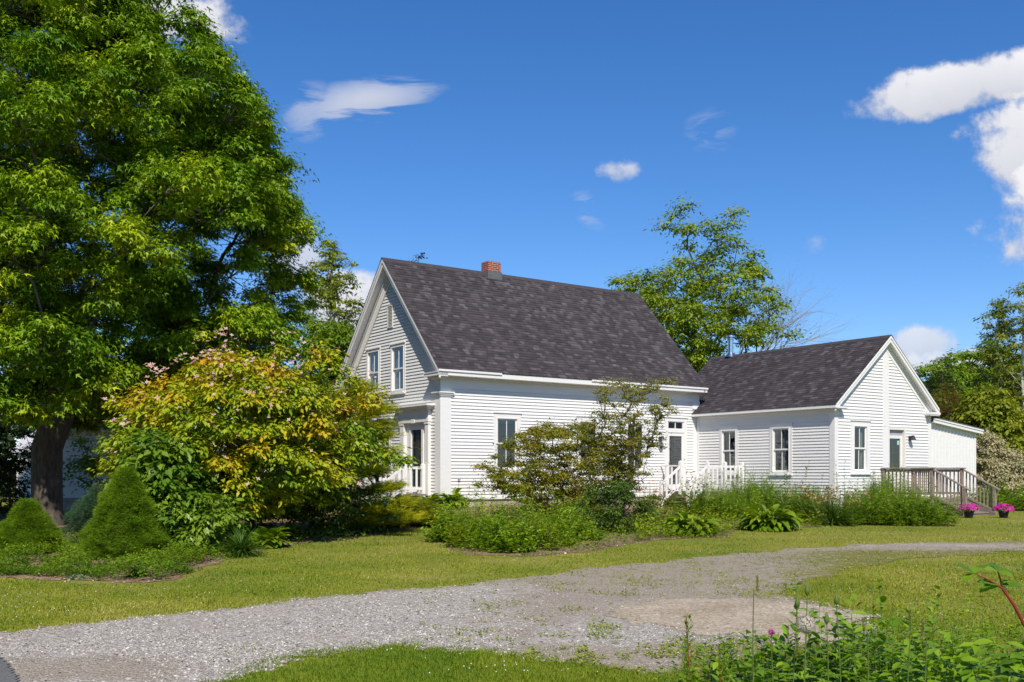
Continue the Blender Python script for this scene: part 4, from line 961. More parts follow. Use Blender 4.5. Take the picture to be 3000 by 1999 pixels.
# white clover in the lawn
x, y, px, py = scatter_view(1700, -100, 2500, 1190, 1560, .75); w = poly_dist(DRIVE, x, y); bed = np.maximum(poly_dist(BED_L, x, y), poly_dist(BED_R, x, y))
k = (w < -.15) & (bed < -.1) & (rg.random(len(x)) < np.clip(.10+(fbm(x*.6+7, y*.6)-.4)*2.2+.9*(px < 420), 0.03, .75)) & ~poly_in(HOUSEPOLY, x, y)
x, y = x[k], y[k]; n = len(x); pos = np.stack([x, y, gb(x, y)+rg.uniform(.035, .06, n)], -1)
o = leaf_obj('clover_blossoms', inst('cloverhead', pos, np.repeat(np.eye(3)[None], n, 0), rg.uniform(.012, .019, n)), plain('clover_white', (.62, .64, .52), .8, .1)); o['kind'] = 'stuff'; o['label'] = 'tiny white clover blossoms dotted through the lawn'
# loose stones
x, y, px, py = scatter_view(150000, -100, 2300, 1335, 1600, .9)
w = (fbm(x*1.3, y*1.3)-.5)*.75+(fbm(x*7, y*7)-.5)*.5; dd = poly_dist(DRIVE, x, y)+w*.8; pp = poly_dist(PATCH, x, y)+w*.9; rr_ = poly_dist(ROAD, x, y)
li = np.clip(1.0-(px-1010)/330, .06, 1)*(1-.97*np.exp(-((px-190)/240)**4-((py-1535)/42)**2)); li = np.maximum(li, .5*np.exp(-((px-1400)/230)**2-((py-1455)/40)**2)); li = np.maximum(li, .5*np.exp(-(pp/.25)**2))
k = (dd > .0) & (rr_ < 0) & (rg.random(len(x)) < li*.8*np.clip((fbm(x*1.1+60, y*1.1)-.25)*3.2, .15, 1)) & ~((pp > .3) & (rg.random(len(x)) < .8))
x, y, pk = x[k], y[k], pp[k]; n = len(x); s = rg.gamma(2.6, .0050, n)+.005; s = np.minimum(s, .05)
pos = np.stack([x, y, gb(x, y)+.001+s*.05], -1); az = rg.uniform(0, 2*np.pi, n); nn = np.stack([rg.normal(0, .25, n), rg.normal(0, .25, n), np.ones(n)], -1); al = np.stack([np.cos(az), np.sin(az), 0*az], -1)
Gm, t_, n_, l_, p_, o_ = new_mat('loose_stone'); at = n_('ShaderNodeAttribute', attribute_name='rnd'); rp = ramp(t_, [(0, (.24, .215, .18)), (.5, (.41, .38, .335)), (.85, (.54, .51, .46)), (1, (.64, .61, .55))]); l_(at.outputs['Fac'], rp.inputs[0]); l_(rp.outputs[0], p_.inputs['Base Color']); p_.inputs['Roughness'].default_value = .85
o = leaf_obj('gravel', inst('stone', pos, frames(nn, al), np.stack([s, s*rg.uniform(.6, 1, n), s*rg.uniform(.5, .9, n)], -1)), Gm); o['kind'] = 'stuff'; o['label'] = 'loose pale grey gravel stones strewn over the driveway'
# ---------------------------------------------------------------- plants
BARK = wood_mat('tree_bark', (.035, .028, .022), (.13, .105, .085), (7, 7, 1.6))
PALEBARK = wood_mat('pale_bark', (.16, .14, .12), (.42, .39, .35), (5, 5, 3))
BIRCH = wood_mat('birch_bark', (.30, .28, .25), (.66, .63, .58), (3, 3, 9))
STEM = plain('green_stem', (.10, .15, .03), .6, .2)
REDSTEM = plain('red_stem', (.22, .035, .025), .5, .2)
def tubes_np(segs, n=5):
    """segs: list of (p0, p1, r0, r1) -> V, F"""
    A = np.array([s[0] for s in segs], float); B = np.array([s[1] for s in segs], float); r0 = np.array([s[2] for s in segs]); r1 = np.array([s[3] for s in segs])
    d = unit(B-A); up = np.where(np.abs(d[:, 2:3]) < .9, [[0, 0, 1.0]], [[1.0, 0, 0]]); a = unit(np.cross(d, up)); b = np.cross(a, d)
    th = np.arange(n)*2*np.pi/n; ring = a[:, None]*np.cos(th)[None, :, None]+b[:, None]*np.sin(th)[None, :, None]
    V = np.concatenate([A[:, None]+ring*r0[:, None, None], (B+d*r1[:, None]*.3)[:, None]+ring*r1[:, None, None]], 1).reshape(-1, 3)
    base = (np.arange(len(segs))*2*n)[:, None, None]; k = np.arange(n); k2 = (k+1) % n
    F = (np.stack([k, k2, k2+n, k+n], -1)[None]+base).reshape(-1, 4)
    return V, F
def skeleton(base, trunk_pts, tips, rng, r_tip=.012, expo=.5, bow=.12, zpen=1.2):
    """branches from the trunk polyline to each clump centre; pipe-model radii"""
    P = [np.array(p, float) for p in trunk_pts]; par = [-1]+list(range(len(P)-1)); trunk_n = len(P)
    axis = np.array(trunk_pts)
    order = np.argsort([np.min(np.linalg.norm(axis-t, axis=1)) for t in tips]); tipn = []
    for i in order:
        t = tips[i]; A = np.array(P); dv = t-A; ds = np.linalg.norm(dv, axis=1)
        cost = ds + zpen*np.maximum(0, A[:, 2]-t[2]+.15*ds) + .25*ds*(dv[:, 2] < 0)
        j = int(np.argmin(cost)); L_ = ds[j]; m = max(1, int(L_/.55)); prev = j
        side = rng.normal(0, 1, 3)*bow*L_*.5; side[2] = bow*L_
        for k in range(1, m+1):
            s = k/m; q = P[j]+(t-P[j])*s+side*math.sin(math.pi*s); P.append(q); par.append(prev); prev = len(P)-1
        tipn.append(prev)
    cnt = np.zeros(len(P)); 
    for tn in tipn: cnt[tn] += 1
    for i in range(len(P)-1, 0, -1): cnt[par[i]] += cnt[i]
    rad = r_tip*np.maximum(cnt, 1)**expo
    segs = [(P[par[i]], P[i], rad[par[i]] if par[i] >= trunk_n-1 or i < trunk_n else min(rad[par[i]], rad[i]*1.5), rad[i]) for i in range(1, len(P))]
    return segs, rad[0]
def clump_leaves(centers, rad, nleaf, size, tpl, rng, flat=.6, up=.9, out=.5, droop=.35, ctr=None, shell=.5, svar=.35, rv=None, asp=1.0, zr=None):
    """leaves spread over flattened puffs; leaf faces turn up and outward"""
    n = len(centers)*nleaf; c = np.repeat(centers, nleaf, 0); r = np.repeat(rad, nleaf)
    d = unit(rng.normal(0, 1, (n, 3))); d[:, 2] = np.where(d[:, 2] < -.25, -d[:, 2]*.6, d[:, 2])
    rr = (shell+(1-shell)*rng.random(n))*np.where(rng.random(n) < .25, rng.random(n), 1)
    rr *= 1+.25*rng.normal(0, 1, n).clip(-1, 2)
    off = d*rr[:, None]*r[:, None]; off[:, 2] *= flat
    off[:, 2] -= droop*(np.hypot(off[:, 0], off[:, 1])**2)/np.maximum(r, .05)*.5
    pos = c+off
    o2 = unit(pos-(ctr if ctr is not None else c)+1e-6)
    nr = unit(np.array([0, 0, up])+d*out+rng.normal(0, .38, (n, 3)))
    al = unit(d*np.array([1, 1, .2])+o2*np.array([.5, .5, 0])+rng.normal(0, .45, (n, 3))+np.array([0, 0, -droop*1.2]))
    s = size*(1+svar*rng.normal(0, 1, n)).clip(.45, 1.8)
    base = np.repeat(rng.random(len(centers)), nleaf); rnd = np.clip(.55*base+.45*rng.random(n), 0, 1) if rv is None else rv
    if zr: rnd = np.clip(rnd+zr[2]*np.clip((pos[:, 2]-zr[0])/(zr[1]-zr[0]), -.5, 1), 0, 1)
    s3 = np.stack([s, s*asp, s], -1)
    return inst(tpl, pos, frames(nr, al), s3, rnd)
def profile_pts(prof, n, rng, inner=.35, cx=0, cy=0, lean=None, gaps=0.0, top_bias=0):
    zs = np.array([p[0] for p in prof]); rs = np.array([p[1] for p in prof])
    out = []
    while len(out) < n:
        z = rng.uniform(zs[0], zs[-1]); r = np.interp(z, zs, rs)
        if rng.random() > (r/rs.max())**1.1+.08: continue
        q = r*rng.random()**inner if rng.random() < .85 else r*rng.random()
        a = rng.uniform(0, 2*math.pi)
        p = np.array([cx+q*math.cos(a), cy+q*math.sin(a), z])
        if gaps and vnoise(np.array(p[0]*.7+p[1]*.3+50), np.array(p[2]*.8+20)) < gaps: continue
        out.append(p)
    return np.array(out)
def tree(name, label, cat, base, prof, nclump, crad, nleaf, lsize, lmat, bark, tpl='leaf', trunk_h=None, r_tip=.014, seed=1, inner=.35, flat=.75, droop=.3, up=.75, out=.75, group=None,
         offs=(0, 0), gaps=0., parts=('trunk', 'crown'), trunk_pts=None, shell=.5, expo=.5, asp=1.0, extra=None, twig=True, sub=None, zr=None, core=0):
    rng = np.random.default_rng(seed); bx, by = base; bz = float(g(bx, by))-.05
    e = empty(name, label, cat, (bx, by, bz), 0, group)
    tips = profile_pts(prof, nclump, rng, inner, offs[0], offs[1], gaps=gaps)
    if extra is not None: tips = np.concatenate([tips, np.array(extra, float)])
    zt = prof[-1][0]; th = trunk_h or zt*.9
    if trunk_pts is None:
        k = max(4, int(th/.6)); trunk_pts = [np.array([offs[0]*(i/k)**1.5+.06*math.sin(i*1.3+seed)*(i > 0), offs[1]*(i/k)**1.5+.06*math.cos(i*1.7+seed)*(i > 0), th*i/k]) for i in range(k+1)]
    segs, r0 = skeleton((0, 0, 0), trunk_pts, tips, rng, r_tip, expo)
    if twig:
        tw = []
        for c in tips:
            for _ in range(3):
                dd = rng.normal(0, 1, 3); dd[2] = abs(dd[2])*.3; dd /= np.linalg.norm(dd); tw.append((c-dd*.1*crad, c+dd*crad*.85, r_tip*.6, r_tip*.25))
        segs += tw
    tips0 = tips
    if sub:   # each limb end carries several smaller sprays over its sunny side
        k, rs, core = sub; dd = unit(rng.normal(0, 1, (len(tips)*k, 3))+np.array([0, 0, .55])); T = np.repeat(tips, k, 0); o2 = T-np.array([offs[0], offs[1], .45*zt]); o2 = unit(o2*np.array([1, 1, .6]))
        dd = unit(dd+o2*.75); S = T+dd*crad*rng.uniform(.65, 1.25, (len(T), 1))*np.array([1, 1, .85])
        segs += [(T[i], S[i], r_tip*.8, r_tip*.35) for i in range(len(T))]; tips = S; crad = rs
    core_parts = []
    if core:
        ct = profile_pts([(z, r*.72) for z, r in prof], core, rng, .6, offs[0], offs[1]); core_parts = [clump_leaves(ct, np.full(len(ct), 1.2), 170, lsize*1.6, 'leaf', rng, .7, up, out, droop)]
    s0 = segs[0]; segs.append((np.array([0, 0, -.25]), np.array(trunk_pts[0])+np.array([0, 0, .35]), r0*1.55, r0*1.04))
    V, F = tubes_np(segs, 7); np_mesh(parts[0], V, F, bark, e, smooth=True)
    cr = crad*rng.uniform(.65, 1.3, len(tips)); ctr = np.array([offs[0], offs[1], .5*(prof[0][0]+zt)])
    leaf_obj(parts[1], core_parts+[clump_leaves(tips, cr, nleaf, lsize, tpl, rng, flat, up, out, droop, ctr, shell, asp=asp, zr=zr)], lmat, e)
    return e, tips, cr, rng
MAPLE = leaf_mat('maple_leaves', [(.05, .13, .006), (.12, .24, .008), (.25, .36, .010), (.48, .55, .016)], .24, .5, .28, .35)
GREEN = leaf_mat('green_leaves', [(.08, .17, .010), (.15, .26, .012), (.23, .34, .015), (.33, .42, .02)], .35, .5, .3, .5)
OLIVE = leaf_mat('olive_leaves', [(.11, .155, .012), (.18, .225, .016), (.26, .295, .02), (.35, .35, .03)], .35, .55, .25, .8)
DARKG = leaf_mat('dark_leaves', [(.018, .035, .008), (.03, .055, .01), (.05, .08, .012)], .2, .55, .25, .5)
# the big maple
tree('maple_tree', 'huge dense green maple filling the left of the picture, dark trunk below', 'tree', (-12.3, 26.6),
     [(3.3, 4.2), (3.9, 5.3), (5.0, 5.95), (7.1, 6.1), (9.0, 6.1), (10.3, 5.35), (11.7, 4.3), (13.0, 3.0), (13.9, 2.1), (14.8, 1.6), (15.4, .6)],
     400, .95, 235, .108, MAPLE, BARK, 'maple', trunk_h=11.0, r_tip=.019, seed=4, inner=.33, flat=.85, droop=.45, up=.7, out=.8, shell=.25, gaps=.0, sub=(8, .50, 0), core=130,
     trunk_pts=[np.array(p) for p in ((0, 0, 0), (.02, 0, .7), (.0, .03, 1.4), (.02, 0, 2.1), (.25, .1, 2.9), (.3, .1, 3.8), (.1, 0, 5), (-.1, 0, 6.2), (0, 0, 7.6), (.1, 0, 9), (0, 0, 10.5))],
     extra=[(-1.5, -5.4, 3.0), (-3.2, -4.8, 2.8), (-2.2, -5.6, 2.5), (-4.2, -4.6, 2.5), (.6, -5.0, 3.1), (1.6, -4.0, 2.9), (-.6, -4.4, 2.6), (2.6, -3.5, 3.5), (3.3, -1, 13.0), (3.6, 0, 12.4), (3.5, -2, 4.1), (4.5, -1, 4.4), (2.5, -3.5, 3.9), (1.2, -4.4, 3.7), (5, .5, 4.8), (3, 2, 3.9), (0, 3, 3.5), (4, 3, 4.2), (-3, 3, 3.5), (1.5, 1.5, 3.7), (2.2, -1.2, 3.8), (5.2, -1.5, 5.0), (3.6, .6, 3.9), (-1, 1, 3.5), (-4, 1, 3.6), (4.6, 2, 4.6), (2, 4, 4.4)])
# ---- pink flowering dogwood
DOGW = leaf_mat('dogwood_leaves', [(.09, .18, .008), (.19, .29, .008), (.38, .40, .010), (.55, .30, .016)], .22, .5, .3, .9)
DX, DY = X(560, 25.2), 25.2
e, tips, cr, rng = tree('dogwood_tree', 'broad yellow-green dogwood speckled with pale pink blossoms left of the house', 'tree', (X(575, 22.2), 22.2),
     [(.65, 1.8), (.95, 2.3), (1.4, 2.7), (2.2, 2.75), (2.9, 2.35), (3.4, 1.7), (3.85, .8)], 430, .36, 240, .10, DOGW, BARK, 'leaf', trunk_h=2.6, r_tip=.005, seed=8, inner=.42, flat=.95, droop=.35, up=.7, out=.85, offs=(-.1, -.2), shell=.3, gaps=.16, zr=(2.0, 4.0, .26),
     extra=[(2.8, -.6, 1.85), (3.15, -.6, 1.8), (3.4, -.6, 1.72), (2.6, -.3, 2.95), (2.75, -.2, 3.15), (-2.8, -.4, 2.95), (-2.5, -.6, 2.9), (.5, -.3, 3.9), (1.4, -.2, 3.85), (-1.2, 0, 3.55), (-1.7, -.3, 3.3), (-.5, .2, 4.05), (.7, 0, 4.15), (1.9, -.2, 3.7), (2.2, 0, 3.5), (1.6, .1, 4.1)])
tp = tips[rng.random(len(tips)) < .9]
fc = tp + rng.normal(0, .22, tp.shape)+np.array([0, 0, .05])
fc = fc[(fc[:, 2] > 1.1) & (fc[:, 1] < .3)]
k = 5; fc = np.repeat(fc, k, 0)+rng.normal(0, .14, (len(fc)*k, 3))*np.array([1, 1, .4]); fc[:, 2] += .22; fc[:, 1] -= .40
w_ = rng.random(len(fc)) < np.clip(.15+(fc[:, 2]-1.8)*.28-.08*fc[:, 0], 0.25, 1); fc = fc[w_]
nrm = unit(np.array([0, -.55, 1.])+rng.normal(0, .35, fc.shape))
PINK = leaf_mat('pink_petals', [(.60, .30, .27), (.72, .44, .40), (.78, .60, .54)], .3, .6, .2, 3)
leaf_obj('blossoms', inst('flower', fc, frames(nrm, rng.normal(0, 1, fc.shape)), rng.uniform(.075, .12, len(fc))), PINK, e)
# orange tinted shoot tips
# ---- golden threadleaf cypress, leaning right of the dogwood
GOLD = leaf_mat('golden_needles', [(.07, .12, .006), (.17, .22, .008), (.40, .42, .012), (.68, .60, .03)], .3, .6, .2, 1.2)
def sprays(name, label, cat, base, tipsfn, lmat, nspr, size, seed, droop=.2, group=None, nb=14, h0=.3, sc=.42, wid=.16):
    """feathery conifer sprays: each is a flat fan of short needles"""
    rng = np.random.default_rng(seed); bx, by = base; bz = float(g(bx, by))-.03
    e = empty(name, label, cat, (bx, by, bz), 0, group); C_, D_ = tipsfn(rng, nspr)
    n = len(C_); m = nb; t = np.tile(np.linspace(.1, 1, m), n); c = np.repeat(C_, m, 0); d = np.repeat(D_, m, 0); sz = np.repeat(size*rng.uniform(.6, 1.3, n), m)
    side = unit(np.cross(d, np.array([0, 0, 1.])+rng.normal(0, .15, d.shape))); sg = np.where(rng.random(n*m) < .5, 1, -1)
    lat = rng.random(n*m)*wid*(1.15-t*.6)
    p = c+d*(sz*t)[:, None]+side*(sg*lat*sz/size)[:, None]; p[:, 2] -= droop*(sz*t)**2
    al = unit(d+side*(sg*.7)[:, None]+rng.normal(0, .15, d.shape)+np.array([0, 0, -droop])); nr = unit(np.array([0, 0, 1.])+rng.normal(0, .35, d.shape))
    rnd = np.clip(np.repeat(rng.random(n), m)*.5+.5*t+.1*rng.normal(0, 1, n*m), 0, 1)
    leaf_obj('foliage', inst('needle', p, frames(nr, al), np.full(n*m, size*sc), rnd), lmat, e)
    segs = []
    for i in rng.choice(n, min(n, 90), replace=False):
        a = np.array([0, 0, max(.05, min(C_[i][2]*.55, 2.5))]); segs.append((a, C_[i], .014, .004))
    segs.append((np.array([0, 0, -.2]), np.array([0, 0, h0]), .06, .04))
    V, F = tubes_np(segs, 5); np_mesh('branches', V, F, BARK, e)
    return e
def cone_tips(prof, lumpy=.12, up=.25, inner=.2, cx=0, cy=0):
    zs = [p[0] for p in prof]; rs = [p[1] for p in prof]
    def f(rng, n):
        o, d = [], []
        while len(o) < n:
            z = rng.uniform(zs[0], zs[-1]); r = np.interp(z, zs, rs)
            if rng.random() > r/max(rs)+.05: continue
            a = rng.uniform(0, 2*math.pi); q = r*(1-inner*rng.random()**1.5)*(1+lumpy*2*(.6*float(vnoise(np.array(a*2.2+9), np.array(z*2.6)))+.7*float(vnoise(np.array(a*5.1+z*2+3), np.array(z*9)))-.65))
            o.append([cx+q*math.cos(a), cy+q*math.sin(a), z]); d.append([math.cos(a), math.sin(a), up+rng.normal(0, .2)])
        return np.array(o), unit(np.array(d))
    return f
gx, gy = X(870, 24.6), 24.6
def gold_tips(rng, n):
    o, d = [], []
    arms = [((-1.2, .1, 2.5), (.05, -.3, 2.95)), ((-1.2, .1, 2.3), (.0, -.3, 2.55)), ((-1.2, .1, 2.0), (.1, -.3, 2.3)), ((-1.0, 0, 1.5), (.05, -.4, 1.95)), ((-.9, 0, 1.2), (.0, -.5, 1.5)), ((-.8, 0, .8), (.35, -.6, 1.1)),
            ((-.8, 0, .5), (.6, -.7, .72)), ((-.8, 0, .2), (.85, -.8, .35)), ((-.9, -.3, .15), (-.1, -1.0, .3)), ((-.9, -.3, .4), (.3, -1.1, .55)), ((-1.2, 0, 3.0), (-.5, 0, 3.5)), ((-1.3, 0, 2.8), (-.35, 0, 3.15))]
    while len(o) < n:
        a, b = arms[rng.integers(len(arms))]; a = np.array(a); b = np.array(b); t = rng.random()**.6
        p = a+(b-a)*t+rng.normal(0, 1, 3)*np.array([.16, .22, .05]); dd = unit((b-a)[None])[0]+rng.normal(0, .35, 3); dd[2] = dd[2]*.5+.15
        o.append(p); d.append(dd)
    return np.array(o), unit(np.array(d))
sprays('golden_cypress', 'bright golden cypress with layered feathery sprays at the gable wall', 'shrub', (gx, gy), gold_tips, GOLD, 2600, .30, 31, .15, nb=16)
YGR = leaf_mat('yellow_green_needles', [(.05, .09, .006), (.11, .16, .008), (.20, .24, .010), (.34, .32, .012)], .3, .6, .2, 1.5)
def low_tips(rng, n):
    o = np.stack([rng.normal(0, .75, n), rng.normal(0, .35, n), rng.random(n)*.55+.1], -1); o[:, 2] *= np.exp(-(o[:, 0]/1.1)**2)
    d = np.stack([rng.normal(.5, .6, n), rng.normal(-.3, .5, n), np.full(n, .25)], -1); return o, unit(d)
sprays('spreading_juniper', 'low spreading yellow-green juniper in front of the white stoop', 'shrub', (X(925, 25.6), 25.6), low_tips, YGR, 2200, .30, 33, .1)
# ---- dwarf spruce cones
SPR = leaf_mat('dwarf_spruce_needles', [(.07, .145, .006), (.13, .235, .008), (.21, .32, .012)], .2, .6, .15, 3)
def dwarf(label, bx, by, H, Rr, seed, dens=8000):
    prof = [(.02, Rr*.92), (H*.12, Rr), (H*.35, Rr*.78), (H*.6, Rr*.5), (H*.82, Rr*.24), (H, .02)]
    e = sprays('dwarf_spruce', label, 'shrub', (bx, by), cone_tips(prof, .36, .5, .12), SPR, dens, .10, seed, 0, 'clipped conical dwarf spruces at the left', nb=6, wid=.05, sc=.6)
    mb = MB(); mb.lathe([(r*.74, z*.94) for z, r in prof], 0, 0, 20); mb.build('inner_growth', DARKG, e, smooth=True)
    return e
x_, y_ = gp(252, 1288); dwarf('larger of the two conical dwarf spruces, full and bright green', x_, y_+.75, 1.63, .66, 41, 11000)
x_, y_ = gp(28, 1275); dwarf('smaller conical dwarf spruce at the left edge beside the maple trunk', x_, y_+.6, 1.0, .56, 42, 8000)
# ---- weeping blue-green larch
BLUEG = leaf_mat('blue_green_needles', [(.035, .085, .04), (.06, .13, .06), (.10, .18, .08)], .25, .6, .2, 2)
def weep(rng, n):
    a = rng.uniform(0, 2*math.pi, n); r = rng.random(n)**.5*.55; z = 1.35-r*1.1-rng.random(n)**1.4*1.0*(r/.55); z = np.maximum(z, .1)
    o = np.stack([r*np.cos(a), r*np.sin(a), z], -1); d = np.stack([np.cos(a)*.5, np.sin(a)*.5, np.full(n, -.75)], -1); return o, unit(d+rng.normal(0, .15, d.shape))
x_, y_ = gp(170, 1262); sprays('weeping_larch', 'small weeping blue-green larch between the two conical spruces', 'shrub', (x_, y_+1.2), weep, BLUEG, 1100, .22, 51, .3, nb=12, wid=.06)
SHADE_LEAF = leaf_mat('shade_painted_leaves', [(.03, .07, .010), (.06, .11, .012), (.10, .16, .016)], .2, .5, .3, 1.5)  # dark leaf colours carry the shade below the dogwood
# ---- leafy shrubs
BROAD = leaf_mat('broad_leaves', [(.065, .14, .012), (.11, .21, .014), (.17, .27, .018), (.25, .34, .03)], .3, .4, .4, 1.2)
sx_, sy_ = X(372, 19.5), 19.5
tree('leafy_shrub', 'tall loose shrub with large mid-green leaves left of the dogwood', 'shrub', (sx_, sy_), [(.3, .6), (.8, .8), (1.4, .8), (1.9, .6), (2.35, .3)], 120, .34, 80, .16, BROAD, BARK, 'leaf', trunk_h=1.9, r_tip=.007, seed=61, inner=.4, flat=.7, droop=.7, up=.7, out=.5)
tree('leafy_shrub', 'low rounded leafy shrub at the foot of the pink dogwood', 'shrub', (X(450, 19.2), 19.2), [(.1, .75), (.4, .95), (.8, .8), (1.15, .4)], 90, .26, 80, .11, BROAD, BARK, 'leaf', trunk_h=.7, r_tip=.005, seed=62, inner=.4, flat=.7, droop=.5)
tree('leafy_shrub', 'wide dark shrub in the shade below the dogwood branches', 'shrub', (X(715, 23.4), 23.4), [(.05, 1.6), (.4, 2.0), (.9, 1.8), (1.2, 1.0)], 90, .32, 90, .09, SHADE_LEAF, BARK, 'leaf', trunk_h=.5, r_tip=.005, seed=63)  # added mass of foliage, shade painted into its leaves
tree('leafy_shrub', 'olive shrub behind the large conical spruce, before the neighbouring wall', 'shrub', (X(290, 23.5), 23.5), [(.2, .3), (.8, .45), (1.6, .5), (2.1, .35), (2.5, .15)], 52, .32, 90, .06, OLIVE, BARK, 'quad', trunk_h=2, r_tip=.006, seed=64)
DEEP = leaf_mat('deep_green_leaves', [(.04, .085, .010), (.08, .14, .012), (.14, .20, .016)], .25, .5, .3, 1.5)
# ---- tan-green bush before the long wall
TAN = leaf_mat('bronze_green_leaves', [(.09, .12, .010), (.17, .19, .012), (.27, .25, .018), (.31, .21, .02)], .3, .5, .3, 1.6)
bx_, by_ = X(1300, 27.6), 27.6
tree('barberry_bush', 'wide airy bronze-green bush in front of the long white wall', 'shrub', (bx_, by_), [(.15, .8), (.6, 1.75), (1.2, 2.15), (1.8, 2.0), (2.25, 1.4), (2.6, .6)], 330, .34, 180, .055, TAN, BARK, 'quad', trunk_h=1.1, r_tip=.0034, seed=71, inner=.5, flat=.8, droop=.1, up=.5, out=.6, shell=.15, offs=(-.1, 0), gaps=.18,
     extra=[(-2.35, -.2, 1.45), (-2.4, 0, .95)])
tree('sapling', 'slim open young tree with fanned thin branches beside the side door', 'tree', (X(1432, 26.6), 26.6), [(.9, .4), (1.6, .7), (2.3, 1.0), (2.9, 1.2), (3.4, 1.15), (3.75, .7)], 170, .26, 80, .048, TAN, BARK, 'quad', trunk_h=1.3, r_tip=.0045, seed=72, inner=.6, flat=1.0, droop=-.2, up=.4, out=.6, shell=.1, offs=(.15, 0), gaps=.22,
     extra=[(1.1, 0, 3.75), (1.3, 0, 3.7), (.9, 0, 3.6), (-.7, 0, 3.45)])
tree('leafy_shrub', 'dense dark green shrub at the foot of the young tree', 'shrub', (X(1400, 24.4), 24.4), [(.02, .8), (.3, 1.15), (.7, .95), (1.0, .6), (1.25, .3)], 120, .24, 120, .055, DEEP, BARK, 'quad', trunk_h=.8, r_tip=.005, seed=73, flat=.8)
tree('leafy_shrub', 'yellowish fine-leaved shrub between the dark shrub and the side steps', 'shrub', (X(1520, 26.2), 26.2), [(.02, .5), (.3, .65), (.6, .55), (.85, .25)], 36, .2, 110, .04, YGR, BARK, 'quad', trunk_h=.5, r_tip=.004, seed=74, flat=.8)
# ---- perennials built of stems
def stems(name, label, cat, cx, cy, rx, ry, n, h, nl, lsize, lmat, seed, tpl='narrow', lean=.25, group=None, flower=None, rot=0, hv=.3, bare=.15, parts='foliage', fprob=.4, fz=.0, srad=1.0, fs=.05, ftpl='flower5', edge=.6):
    rng = np.random.default_rng(seed); e = empty(name, label, cat, (cx, cy, float(g(cx, cy))-.02), rot, group)
    a = rng.uniform(0, 2*math.pi, n); r = rng.random(n)**.5; bx = rx*r*np.cos(a); by = ry*r*np.sin(a)
    H = h*(1-edge*r**2*.75)*(1+hv*rng.normal(0, 1, n).clip(-1.5, 1.5))*(.62+.75*vnoise(bx*2.3+seed*7.7+500, by*2.3+300)); la = a+rng.normal(0, .8, n); lm = lean*(.3+r)*rng.random(n)
    c_, s_ = math.cos(rot), math.sin(rot)
    bz = g(cx+bx*c_-by*s_, cy+bx*s_+by*c_)-float(g(cx, cy))
    P0 = np.stack([bx, by, bz], -1); top = P0+np.stack([np.cos(la)*lm*H, np.sin(la)*lm*H, H], -1)
    t = bare+(1-bare)*rng.random((n, nl)); p = P0[:, None]+(top-P0)[:, None]*t[..., None]; p[..., :2] += ((top-P0)[:, None, :2])*(t[..., None]**2-t[..., None])*.6
    p = p.reshape(-1, 3); az = rng.uniform(0, 2*math.pi, len(p)); tt = t.reshape(-1)
    al = unit(np.stack([np.cos(az), np.sin(az), .15+.75*tt+rng.normal(0, .25, len(p))], -1)); nr = unit(np.stack([-np.cos(az)*.35, -np.sin(az)*.35, np.ones(len(p))], -1)+rng.normal(0, .25, (len(p), 3)))
    s = lsize*(1.15-.5*tt)*rng.uniform(.6, 1.3, len(p)); rnd = np.clip(np.repeat(rng.random(n), nl)*.5+.35*tt+.2*rng.random(len(p)), 0, 1)
    leaf_obj(parts, inst(tpl, p, frames(nr, al), s, rnd), lmat, e)
    V, F = tubes_np([(P0[i], top[i], (.004+h*.002)*srad, .002*srad) for i in range(n)], 3); np_mesh('stems', V, F, STEM, e)
    if flower:
        k = rng.random(n) < fprob; q = top[k]+np.array([0, 0, fz]); m = 3; q = np.repeat(q, m, 0)+rng.normal(0, .03, (len(q)*m, 3))
        leaf_obj('blossoms', inst(ftpl, q, frames(unit(np.array([0, -.4, 1.])+rng.normal(0, .4, q.shape)), rng.normal(0, 1, q.shape)), rng.uniform(.7, 1.3, len(q))*fs), flower, e)
    return e
BRIGHT = leaf_mat('bright_green_leaves', [(.10, .21, .008), (.17, .30, .010), (.26, .38, .014), (.36, .46, .03)], .35, .45, .3, 1.4)
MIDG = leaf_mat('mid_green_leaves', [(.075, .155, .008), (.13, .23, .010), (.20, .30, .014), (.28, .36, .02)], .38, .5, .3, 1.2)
LIME = leaf_mat('lime_ground_leaves', [(.13, .21, .008), (.20, .28, .010), (.27, .34, .014), (.34, .40, .03)], .35, .5, .2, 1.2)
# island bed in front of the bush
rr = random.Random(4)
for i in range(13):
    t = i/12; dx = 1035+t*290+rr.uniform(-12, 12); dy = 1246+26*math.sin(t*math.pi)-(10 if i % 2 else -2)-t*4; h = rr.uniform(.62, .98)*(1-.5*abs(t-.4)); x_, y_ = gp(dx, dy)
    stems('perennial_clump', 'bright green leafy clump growing in the island bed before the bronze bush', 'plant', x_, y_+.35, .42, .40, 62, h*1.25, 22, .13, (BRIGHT, BRIGHT, LIME)[i % 3], 80+i, 'narrow' if i % 3 else 'leaf', group='leafy clumps in the island bed', lean=.8, hv=.35, edge=.9, srad=.6)
